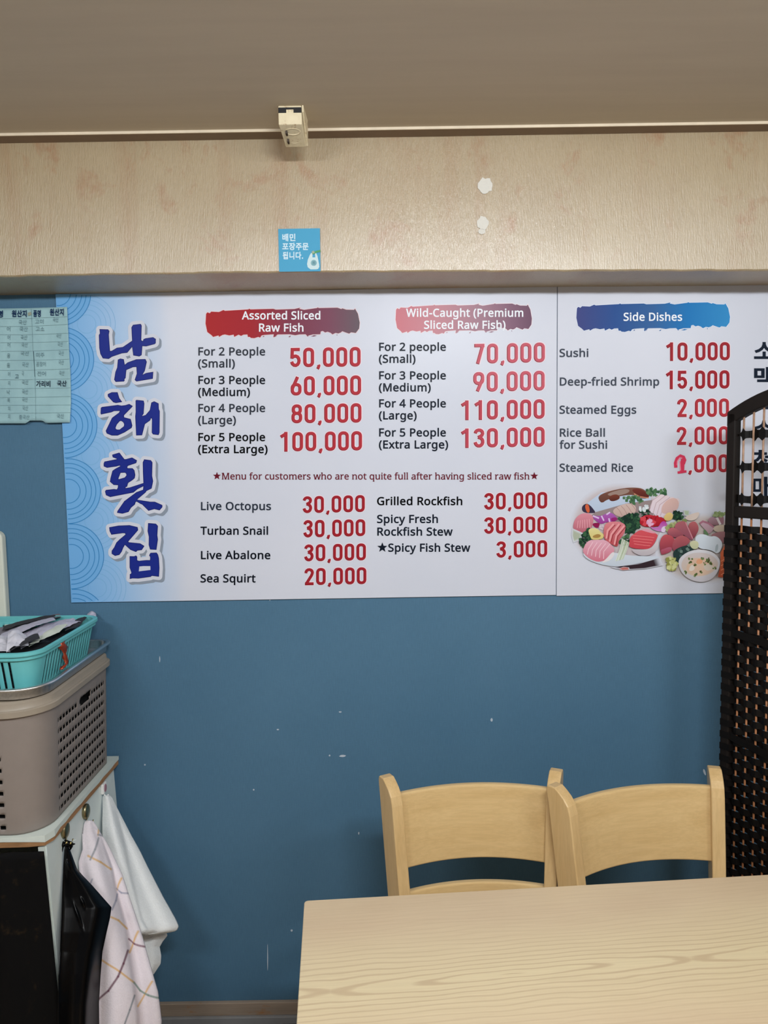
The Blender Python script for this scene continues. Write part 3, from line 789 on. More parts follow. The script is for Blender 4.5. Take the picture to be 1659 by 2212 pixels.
# ------------------------------------------------------------------ hanging cloths
def cloth(rows, folds, nx=70, ny=110, colour=None, bulge=0.02, lean=0.0, ridges=(), crease=None):
    """rows: (photo row, left, right, depth left, depth right); folds: list of (cycles, amplitude, phase drift)"""
    q = MB()
    r0, r1 = rows[0][0], rows[-1][0]
    col = lambda k: [(r[0], r[k]) for r in rows]
    XL, XR, DL, DR = col(1), col(2), col(3), col(4)
    for j in range(ny + 1):
        t = j / ny; py = r0 + (r1 - r0) * t
        grow = min(1.0, t * 3.5)
        for i in range(nx + 1):
            u = i / nx
            px = interp(XL, py) + (interp(XR, py) - interp(XL, py)) * u
            y = interp(DL, py) + (interp(DR, py) - interp(DL, py)) * u - bulge * math.sin(math.pi * u) * (0.4 + 0.6 * grow)
            for cyc, amp, drift in folds: y += amp * grow * math.sin(2 * math.pi * (cyc * u) + drift * t * 6 + cyc) * math.sin(math.pi * min(1, max(0, u * 1.0))) ** 0.5
            y -= lean * max(0.0, py - r0) / 500.0
            if crease: y += crease[1] / (1 + math.exp(-max(-20.0, min(20.0, (px - interp([(b_, a_) for a_, b_ in crease[0]], py)) / 1.6)))) * min(1.0, t * 6)
            for rx, ry, wx, wy, h in ridges: y -= h * math.exp(-((px - rx - 0.35 * (py - ry)) / wx) ** 2 - ((py - ry) / wy) ** 2)
            q.v.append(tuple(at(px, py, 1, y)))
            if colour: q.c.append(colour(px, py, u, t))
    for j in range(ny):
        for i in range(nx):
            a = j * (nx + 1) + i; q.f.append((a, a + nx + 1, a + nx + 2, a + 1)); q.m.append(0)
    return q
TW = (0.93, 0.95, 0.94)
wt = thing('towel', tuple(HK[2] + Vector((0.012, 0, -0.02))), 'white terry towel hanging from the white hook by the wall', 'towel')
white = lambda px, py, u, t: TW
q = cloth([(1719, 225, 235, -0.112, -0.110), (1723, 223, 240, -0.114, -0.108), (1744, 222, 250.5, -0.118, -0.100), (1774, 221, 266, -0.124, -0.094), (1805, 221, 282, -0.130, -0.090), (1841, 222, 302, -0.136, -0.088), (1874, 226, 318, -0.142, -0.086),
                       (1907, 232, 335, -0.146, -0.085), (1938, 240, 351, -0.148, -0.084), (1968, 248, 368, -0.15, -0.084), (1990, 255, 380, -0.15, -0.084), (2001, 258, 384.5, -0.15, -0.085), (2009, 262, 381, -0.15, -0.086), (2013, 264, 362, -0.15, -0.09), (2018, 266, 337, -0.15, -0.095)],
          [(1.3, 0.006, 0.25), (2.6, 0.0015, 0.1)], colour=white, bulge=0.022, lean=0.17, crease=([(230, 1719), (243, 1733), (260, 1799), (280, 1890), (304, 1987), (322, 2018)], 0.008))
obj('front_fold', q, M_TERRY, wt, smooth=True, solid=0.005)
q = cloth([(1760, 224, 255, -0.105, -0.085), (1900, 240, 318, -0.115, -0.075), (1985, 258, 345, -0.12, -0.07), (2012, 264, 356, -0.12, -0.068), (2020, 266, 361, -0.12, -0.066), (2032, 268, 351, -0.12, -0.068), (2045, 270, 343.5, -0.12, -0.07), (2065, 272, 347, -0.12, -0.072), (2081, 276, 346, -0.12, -0.072), (2105, 282, 330, -0.12, -0.08), (2112, 286, 322, -0.12, -0.09)],
          [(1.6, 0.006, 0.2)], colour=white, bulge=0.008, lean=0.13)
obj('back_fold', q, M_TERRY, wt, smooth=True, solid=0.005)

PK = (0.94, 0.86, 0.90)
c2p = lambda x, y: (x / 3.614, 1600 + y / 3.614)
STR = [((222, 178, 112), 4.2, [(690, 900), (780, 950), (860, 1005)]), ((222, 178, 112), 4.0, [(945, 1075), (910, 1165)]), ((222, 178, 112), 4.2, [(865, 1378), (920, 1405), (985, 1470)]),
       ((222, 178, 112), 4.2, [(1075, 1490), (1040, 1580), (1005, 1655)]), ((222, 178, 112), 4.2, [(800, 1710), (930, 1800), (1040, 1890)]), ((222, 178, 112), 4.0, [(1185, 1880), (1130, 1980), (1070, 2075)]), ((222, 178, 112), 3.4, [(765, 690), (760, 740)]),
       ((150, 152, 158), 4.0, [(765, 760), (740, 850), (705, 930)]), ((150, 152, 158), 4.0, [(760, 735), (800, 745)]), ((158, 158, 176), 3.6, [(905, 1155), (950, 1185), (1000, 1195)]), ((158, 158, 176), 3.8, [(910, 1200), (900, 1250), (870, 1320)]), ((158, 158, 176), 3.2, [(722, 1080), (705, 1130)]),
       ((128, 88, 104), 4.2, [(1000, 1550), (1050, 1585), (1125, 1610)]), ((104, 56, 76), 4.6, [(992, 1640), (960, 1740), (920, 1840), (850, 1950), (770, 2018)]), ((124, 148, 138), 4.4, [(1040, 1890), (1090, 1950), (1160, 1985), (1235, 2010)]), ((120, 128, 136), 3.4, [(1045, 1990), (1010, 2100), (970, 2212)])]
STR = [(alb(c, 1.15)[:3], w / 3.614 * 1.8, [c2p(*p) for p in pts]) for c, w, pts in STR]
def pink(px, py, u, t):
    best = PK
    for c, w, pts in STR:
        for a, b in zip(pts, pts[1:]):
            dx, dy = b[0] - a[0], b[1] - a[1]; L2 = dx * dx + dy * dy
            k = max(0, min(1, ((px - a[0]) * dx + (py - a[1]) * dy) / L2))
            d = math.hypot(px - a[0] - k * dx, py - a[1] - k * dy)
            if d < w + 0.9:
                m_ = max(0.0, min(1.0, (w + 0.9 - d) / 2.0)) * 0.85
                best = tuple(best[i] * (1 - m_) + c[i] * m_ for i in range(3))
    return best
pt_ = thing('towel', tuple(HK[1] + Vector((0.016, 0, -0.03))), 'pale pink towel with thin coloured check lines hanging from the middle hook', 'towel')
q = cloth([(1773, 188, 196, -0.232, -0.230), (1776, 184, 201, -0.236, -0.228), (1783, 181, 206, -0.240, -0.226), (1799, 178.5, 215, -0.246, -0.222), (1815, 179, 226, -0.252, -0.218), (1835, 180, 237, -0.258, -0.214), (1850, 175, 244, -0.264, -0.212), (1863, 171, 250, -0.268, -0.212), (1890, 174, 263, -0.27, -0.212), (1940, 186, 279, -0.272, -0.212),
                       (1982, 196, 293, -0.272, -0.212), (2026, 204, 307, -0.272, -0.214), (2076, 208, 321, -0.272, -0.216), (2115, 207, 332, -0.272, -0.22), (2142, 207, 340, -0.272, -0.222), (2175, 207, 344.5, -0.272, -0.224), (2206, 206, 348, -0.272, -0.226), (2235, 206, 347, -0.272, -0.226), (2290, 206, 344, -0.272, -0.226)],
          [(1.35, 0.012, 0.10), (2.4, 0.003, -0.1)], nx=150, ny=300, colour=pink, crease=([(190, 1773), (212, 1797), (240, 1877), (250, 1932), (272, 2010), (279, 2070), (288, 2126), (297, 2190), (300, 2290)], 0.016), bulge=0.012, lean=0.13)
obj('fabric', q, M_TERRY, pt_, smooth=True, solid=0.004)

m = NT('black_vinyl'); m.set(0.22, 0, 0.16); m.base(alb((9, 9, 10), 1.0)); M_VINYL = m.mat
ap = thing('apron', tuple(HK[0] + Vector((0.016, 0, -0.03))), 'shiny black vinyl apron tied to the front brass hook', 'apron')
q = cloth([(1830, 141, 148, -0.360, -0.356), (1836, 139, 151, -0.362, -0.355), (1855, 138, 158, -0.366, -0.352), (1877, 137, 166, -0.370, -0.348), (1890, 136.5, 177, -0.374, -0.344), (1913, 135.5, 199, -0.380, -0.336), (1938, 134.5, 221, -0.388, -0.328), (1960, 133.8, 240.5, -0.396, -0.322), (1982, 133, 237.4, -0.404, -0.330), (2015, 131.5, 229.7, -0.416, -0.342),
                       (2056, 130, 221, -0.428, -0.352), (2106, 126.5, 217, -0.450, -0.358), (2167, 126, 213.5, -0.468, -0.362), (2212, 126, 214, -0.476, -0.364), (2290, 126, 214, -0.486, -0.366)],
          [(0.8, 0.010, 0.10), (1.7, 0.0035, 0.5)], nx=110, ny=170, bulge=0.014, lean=0.05, ridges=((147, 1868, 2.6, 11, 0.0040), (179, 1950, 3.0, 9, 0.0042), (169, 1980, 2.8, 22, 0.0038)))
obj('fabric', q, M_VINYL, ap, smooth=True, solid=0.0012)
def on3(px, py, y): return tuple(at(px, py, 1, y))
q = MB()
q.tube([on3(139, 1818, -0.352), on3(136, 1826, -0.356), on3(133, 1834, -0.358), on3(134, 1841, -0.36)], [0.004, 0.0055, 0.004, 0.001])
q.tube([on3(143, 1817, -0.352), on3(150, 1821, -0.352), on3(156, 1824, -0.354), on3(162, 1823, -0.356)], [0.003, 0.0045, 0.0035, 0.001])
q.tube([on3(141, 1814, -0.351), on3(145, 1822, -0.355), on3(146, 1832, -0.354)], [0.003, 0.006, 0.005])
q.tube([on3(150, 1822, -0.353), on3(154, 1829, -0.355), on3(152, 1836, -0.355)], [0.004, 0.004, 0.001])
obj('tie', q, M_VINYL, ap, smooth=True)
q = MB(); q.tube([on3(156, 1818, -0.352), on3(160, 1816, -0.352), on3(164, 1813.5, -0.352)], 0.0008); obj('tie_end', q, M_PANEL, ap)
q = MB()
for px, py in ((143.5, 1821), (152.5, 1822)): q.tube([on3(px - 1, py + 2, -0.358), on3(px + 1.2, py - 2.5, -0.358)], 0.0022)
m = NT('gold_ring'); m.set(0.25, 1.0); m.base((0.75, 0.58, 0.25, 1)); obj('eyelet', q, m.mat, ap, smooth=True)
LAT = """
(|300|40,274,44,355,56,434,75,510,104,583,141,651,187,714,270,714,209,615,164,507,138,392,129,275,133,198,145,122,165,47,192,-24,227,-93,269,-158,187,-158,141,-96,104,-29,75,42,56,117,44,195
)|300|260,274,256,195,244,117,225,42,196,-29,159,-96,113,-158,31,-158,73,-93,108,-24,135,47,155,122,167,198,171,275,167,353,155,431,135,507,108,580,73,649,30,714,113,714,159,651,196,583,225,510,244,434,256,355
-|322|40,229,40,307,282,307,282,229
2|572|520,0,48,0,48,73,235,262,326,358,382,440,396,483,401,529,392,581,366,618,326,641,275,649,226,644,183,631,103,581,56,640,117,683,190,713,275,724,337,718,390,701,433,673,464,635,484,589,491,534,485,480,468,429,440,380,404,333,308,231,159,84,159,80,520,80
3|572|493,547,489,502,475,464,453,432,423,407,387,388,345,376,345,372,420,353,473,318,504,267,515,203,508,144,486,92,449,49,397,17,327,-3,241,-10,137,-1,45,29,45,111,142,76,242,64,325,73,381,101,412,146,423,205,417,246,399,277,371,301,331,318,281,328,223,331,154,331,154,406,224,406,278,410,322,423,357,443,382,470,398,503,403,541,394,587,368,621,327,643,273,650,204,642,146,621,93,590,49,650,92,678,143,702,204,718,272,724,370,711,438,674,479,617
4|572|552,162,448,162,448,0,363,0,363,162,21,162,21,237,357,718,448,718,448,241,552,241;363,466,363,513,365,554,366,590,368,624,364,624,344,583,321,546,107,241,363,241
5|572|275,438,343,432,402,413,450,383,485,341,508,290,515,228,507,159,483,100,444,53,391,18,326,-3,248,-10,144,0,63,29,63,112,150,77,249,65,299,69,341,81,377,103,403,132,419,171,425,219,414,281,382,326,326,355,246,364,182,359,124,349,80,377,107,714,465,714,465,634,182,634,165,427,211,434
A|639|545,0,459,221,176,221,91,0,0,0,279,717,360,717,638,0;352,517,342,546,328,589,318,624,307,583,296,546,287,517,206,301,432,301
B|650|301,714,419,704,503,674,542,642,564,596,572,537,568,497,556,462,537,433,510,408,477,390,436,379,436,374,517,348,550,325,575,294,591,254,596,203,588,143,566,92,530,52,480,23,420,6,348,0,97,0,97,714;319,410,397,417,445,439,470,476,479,527,469,578,437,611,384,631,305,637,187,637,187,410;187,335,187,76,331,76,412,85,463,113,491,156,500,210,496,246,483,276,461,301,428,319,383,331,324,335
C|632|403,645,349,640,300,625,258,601,222,568,194,527,173,477,160,421,156,357,163,275,183,204,218,146,265,104,327,78,402,69,491,77,573,97,573,19,490,-3,389,-10,289,1,207,35,143,89,97,163,70,253,61,358,67,435,83,506,111,568,149,622,198,665,257,698,326,717,404,724,510,713,601,682,565,606,491,633
D|730|669,364,658,254,624,163,570,92,497,41,405,10,296,0,97,0,97,714,317,714,418,704,504,674,574,625,626,556,658,470;574,361,566,447,542,517,504,570,450,607,384,630,304,637,187,637,187,77,284,77,373,85,445,109,501,148,542,204,566,275
E|556|496,0,97,0,97,714,496,714,496,635,187,635,187,412,478,412,478,334,187,334,187,79,496,79
F|519|187,0,97,0,97,714,496,714,496,635,187,635,187,382,477,382,477,303,187,303
G|728|407,377,654,377,654,27,537,-1,403,-10,301,1,216,34,149,88,100,161,71,252,61,357,72,461,105,551,159,624,231,678,323,713,431,724,544,713,644,682,610,604,524,633,426,645,347,636,280,610,226,568,187,510,163,440,155,357,162,277,182,206,218,148,269,104,337,77,424,68,504,73,564,85,564,297,407,297
L|524|97,0,97,714,187,714,187,80,499,80,499,0
M|907|412,0,177,626,173,626,176,575,179,507,180,433,180,0,97,0,97,714,230,714,450,129,454,129,678,714,810,714,810,0,721,0,721,439,722,508,725,573,728,625,724,625,486,0
O|781|720,358,715,279,699,207,673,145,636,91,590,48,533,16,467,-3,391,-10,312,-3,245,16,188,48,142,91,106,145,81,208,66,280,61,359,70,462,97,551,142,624,206,679,290,713,392,725,490,714,572,679,636,625,682,551,711,462;156,358,162,274,181,203,213,145,258,103,318,77,391,68,465,77,523,103,568,146,600,203,619,274,625,358,611,478,569,569,524,612,465,637,392,646,318,637,258,611,213,570,181,512,162,442
P|605|286,714,407,700,490,659,526,617,547,566,554,504,539,419,520,381,492,347,453,318,404,296,343,283,269,278,187,278,187,0,97,0,97,714;278,637,187,637,187,355,259,355,321,359,372,369,411,388,439,416,456,453,461,500,450,560,417,603,360,629
R|622|294,714,375,708,440,691,491,663,526,624,547,573,554,511,549,459,533,416,509,382,479,355,411,320,607,0,502,0,329,295,187,295,187,0,97,0,97,714;289,636,187,636,187,371,294,371,369,380,421,405,451,448,461,507,456,549,442,582,419,606,386,623,343,633
S|549|502,191,494,132,471,82,433,43,382,14,320,-4,247,-10,171,-6,104,5,51,24,51,110,140,81,251,68,300,71,340,82,371,99,394,122,408,150,412,183,408,215,397,242,377,265,345,286,244,330,163,366,106,411,71,468,60,542,67,595,89,639,124,675,169,702,225,718,288,724,396,713,485,684,457,607,376,634,286,645,245,642,211,632,185,616,166,595,155,570,151,541,155,508,166,481,186,458,215,438,307,397,413,347,452,318,479,284,496,242
T|556|323,0,233,0,233,635,10,635,10,714,545,714,545,635,323,635
W|930|917,714,727,0,636,0,497,468,485,511,474,553,465,587,461,609,457,587,450,553,439,510,427,465,292,0,201,0,12,714,106,714,217,278,228,232,237,188,245,147,251,108,257,149,266,192,277,238,289,283,415,714,508,714,639,280,652,233,663,188,671,145,678,108,686,160,698,218,713,279,823,714
a|561|288,545,373,534,433,502,468,446,480,365,480,0,416,0,399,76,395,76,347,27,291,-1,215,-10,169,-6,128,7,94,29,68,59,52,100,46,149,62,220,109,272,189,306,303,320,394,323,394,355,387,412,365,448,330,467,283,474,203,461,132,433,105,499,188,531;314,259,229,249,175,227,147,193,137,148,144,109,164,82,196,66,235,61,297,70,348,98,382,146,393,214,393,262
b|615|173,575,171,511,168,465,173,465,200,496,236,522,282,539,339,545,401,537,455,514,499,475,533,422,553,352,560,268,553,183,532,114,499,60,455,21,401,-2,339,-10,282,-4,236,13,200,38,173,68,166,68,148,0,85,0,85,760,173,760;324,472,273,467,234,450,206,423,187,384,176,334,173,271,173,267,181,180,205,115,252,76,326,63,389,76,433,116,460,181,469,269,460,357,433,421,388,459
c|480|300,-10,233,-3,173,19,124,56,86,109,63,178,55,265,63,355,88,426,127,480,177,517,238,539,306,546,385,537,447,517,420,444,364,461,304,469,255,463,215,446,184,417,163,378,150,327,146,266,150,207,163,157,184,118,214,89,252,72,299,66,376,75,438,97,438,19,378,-2
d|615|275,-10,213,-2,159,21,115,59,82,113,62,183,55,267,62,352,82,421,115,475,160,515,214,538,276,546,349,535,403,507,442,467,448,467,444,505,442,546,442,760,530,760,530,0,459,0,446,72,442,72,403,30,349,1;289,63,361,75,408,109,434,168,443,250,443,266,435,354,410,419,363,460,288,473,226,459,181,416,155,350,146,265,155,180,181,116,226,76
e|564|292,546,356,538,410,516,454,480,486,431,506,372,513,304,513,251,146,251,159,171,192,112,246,77,317,65,407,74,489,102,489,25,408,-1,313,-10,241,-2,178,21,127,60,87,113,63,182,55,264,62,346,84,415,120,471,167,512,225,538;291,474,235,464,191,433,162,385,148,321,421,321,417,364,407,401,389,431,365,454,332,469
f|344|332,468,197,468,197,0,109,0,109,468,15,468,15,509,109,539,109,570,114,633,129,682,155,719,189,745,232,760,283,765,341,759,387,747,364,678,327,688,284,693,246,686,218,663,202,626,197,571,197,536,332,536
g|615|275,546,325,541,370,526,410,501,443,465,448,465,460,536,530,536,530,-9,523,-79,504,-136,471,-182,425,-214,365,-234,290,-240,183,-231,97,-206,97,-125,186,-156,295,-167,357,-157,403,-126,433,-79,443,-16,443,5,444,40,446,71,442,71,411,35,373,10,328,-5,276,-10,212,-2,158,22,113,63,70,150,55,267,70,382,113,470,157,512,211,538;287,472,245,466,210,448,183,418,163,378,150,327,146,266,155,179,182,114,227,75,289,62,359,72,385,86,407,105,435,163,444,246,444,267,440,333,427,385,406,424,376,451,336,467
h|618|173,537,171,498,168,462,174,462,217,508,275,535,341,545,401,540,449,524,488,498,515,461,531,412,537,349,537,0,450,0,450,343,443,400,421,440,384,464,330,472,276,466,236,449,207,422,187,383,177,335,173,277,173,0,85,0,85,760,173,760
i|258|173,536,173,0,85,0,85,536;130,737,165,723,177,706,181,681,177,656,165,639,130,625,110,628,93,639,82,656,78,681,82,706,93,723,110,734
k|534|172,363,171,321,168,276,172,276,190,299,214,329,236,355,407,536,510,536,293,307,525,0,419,0,233,250,172,197,172,0,85,0,85,760,172,760
l|258|173,0,85,0,85,760,173,760
m|935|673,546,752,534,809,499,843,439,854,349,854,0,767,0,767,345,760,400,740,440,707,464,658,472,591,461,546,427,521,372,513,296,513,0,426,0,426,345,414,415,399,440,378,458,350,468,316,472,268,466,231,449,204,422,186,384,176,336,173,278,173,0,85,0,85,536,156,536,169,463,174,463,215,509,270,537,332,546,389,540,435,524,471,496,496,456,501,456,533,496,574,524,622,540
n|618|343,546,427,534,488,499,525,439,537,349,537,0,450,0,450,343,443,400,421,440,384,464,330,472,255,460,207,422,181,361,173,278,173,0,85,0,85,536,156,536,169,463,174,463,218,509,277,537
o|605|551,269,547,206,533,150,512,103,483,63,447,31,405,8,355,-5,301,-10,250,-5,203,8,161,31,125,63,96,103,73,150,60,206,55,269,62,351,85,419,121,474,171,513,232,538,304,546,373,538,432,513,482,474,519,419,543,351;146,269,150,210,163,159,184,118,214,88,254,69,303,63,352,69,392,88,422,118,443,159,456,210,460,269,456,328,443,378,422,418,391,447,352,466,302,472,231,459,183,418,155,354
p|615|340,546,402,538,455,515,499,477,533,423,553,354,560,269,553,185,532,115,499,61,455,21,402,-2,339,-10,266,1,211,29,173,68,167,68,171,25,173,-20,173,-240,85,-240,85,536,157,536,169,463,173,463,211,505,265,535;324,472,275,467,237,451,208,426,189,390,177,343,173,286,173,269,176,208,187,157,206,117,234,87,274,69,326,63,371,70,406,90,434,122,453,163,465,213,469,270,460,353,433,417,388,458
q|615|442,-11,443,31,447,72,441,72,414,40,377,14,331,-4,273,-10,212,-2,160,21,115,59,82,113,62,183,55,267,62,351,83,421,117,475,161,514,215,538,276,546,333,540,379,522,415,495,443,463,447,463,460,536,530,536,530,-240,442,-240;290,63,340,68,378,83,407,108,427,144,438,191,443,248,443,266,435,356,409,420,362,460,288,473,225,459,181,416,155,350,146,265,155,180,181,116,226,76
r|413|335,546,367,544,398,540,387,459,358,464,329,466,270,453,220,416,185,360,173,286,173,0,85,0,85,536,157,536,167,438,171,438,212,492,267,531,300,542
s|479|434,148,427,100,408,61,376,30,334,8,282,-5,220,-10,123,-1,52,24,52,104,129,74,222,61,280,66,319,82,342,108,349,140,338,176,298,208,217,244,128,284,95,306,71,332,56,364,51,404,65,464,106,509,171,537,252,546,343,536,423,510,393,440,322,464,246,474,198,470,163,456,142,436,135,409,148,371,191,341,273,307,360,268,392,246,415,219,429,187
t|361|264,62,305,65,339,73,339,6,299,-5,249,-10,209,-6,171,4,139,24,114,55,97,98,92,156,92,468,16,468,16,510,93,545,128,659,180,659,180,536,335,536,335,468,180,468,180,158,186,115,203,85,230,68
u|618|533,536,533,0,461,0,448,71,444,71,400,25,341,-1,274,-10,215,-5,167,10,128,37,101,74,84,123,79,185,79,536,168,536,168,191,175,135,197,95,234,71,287,63,341,69,381,85,411,113,430,151,441,200,445,257,445,536
v|508|203,0,0,536,94,536,208,220,225,171,241,119,251,78,255,78,266,120,283,172,300,220,414,536,508,536,304,0
w|786|431,303,419,344,408,383,400,418,394,445,390,445,384,418,376,383,366,343,354,302,258,1,158,1,11,537,102,537,176,251,191,192,203,136,211,91,215,91,222,121,230,159,240,199,251,235,346,537,442,537,534,235,548,186,562,135,570,92,574,92,581,134,594,190,610,251,685,537,775,537,626,1,523,1
x|529|212,274,27,536,127,536,265,334,402,536,501,536,316,274,511,0,411,0,265,214,117,0,18,0
y|510|1,536,95,536,211,231,229,179,245,130,256,85,260,85,279,150,306,232,415,536,510,536,279,-74,234,-161,206,-195,172,-219,132,-235,84,-240,42,-237,11,-232,11,-162,37,-166,70,-168,123,-156,162,-123,189,-73,217,-2
 |260|
"""
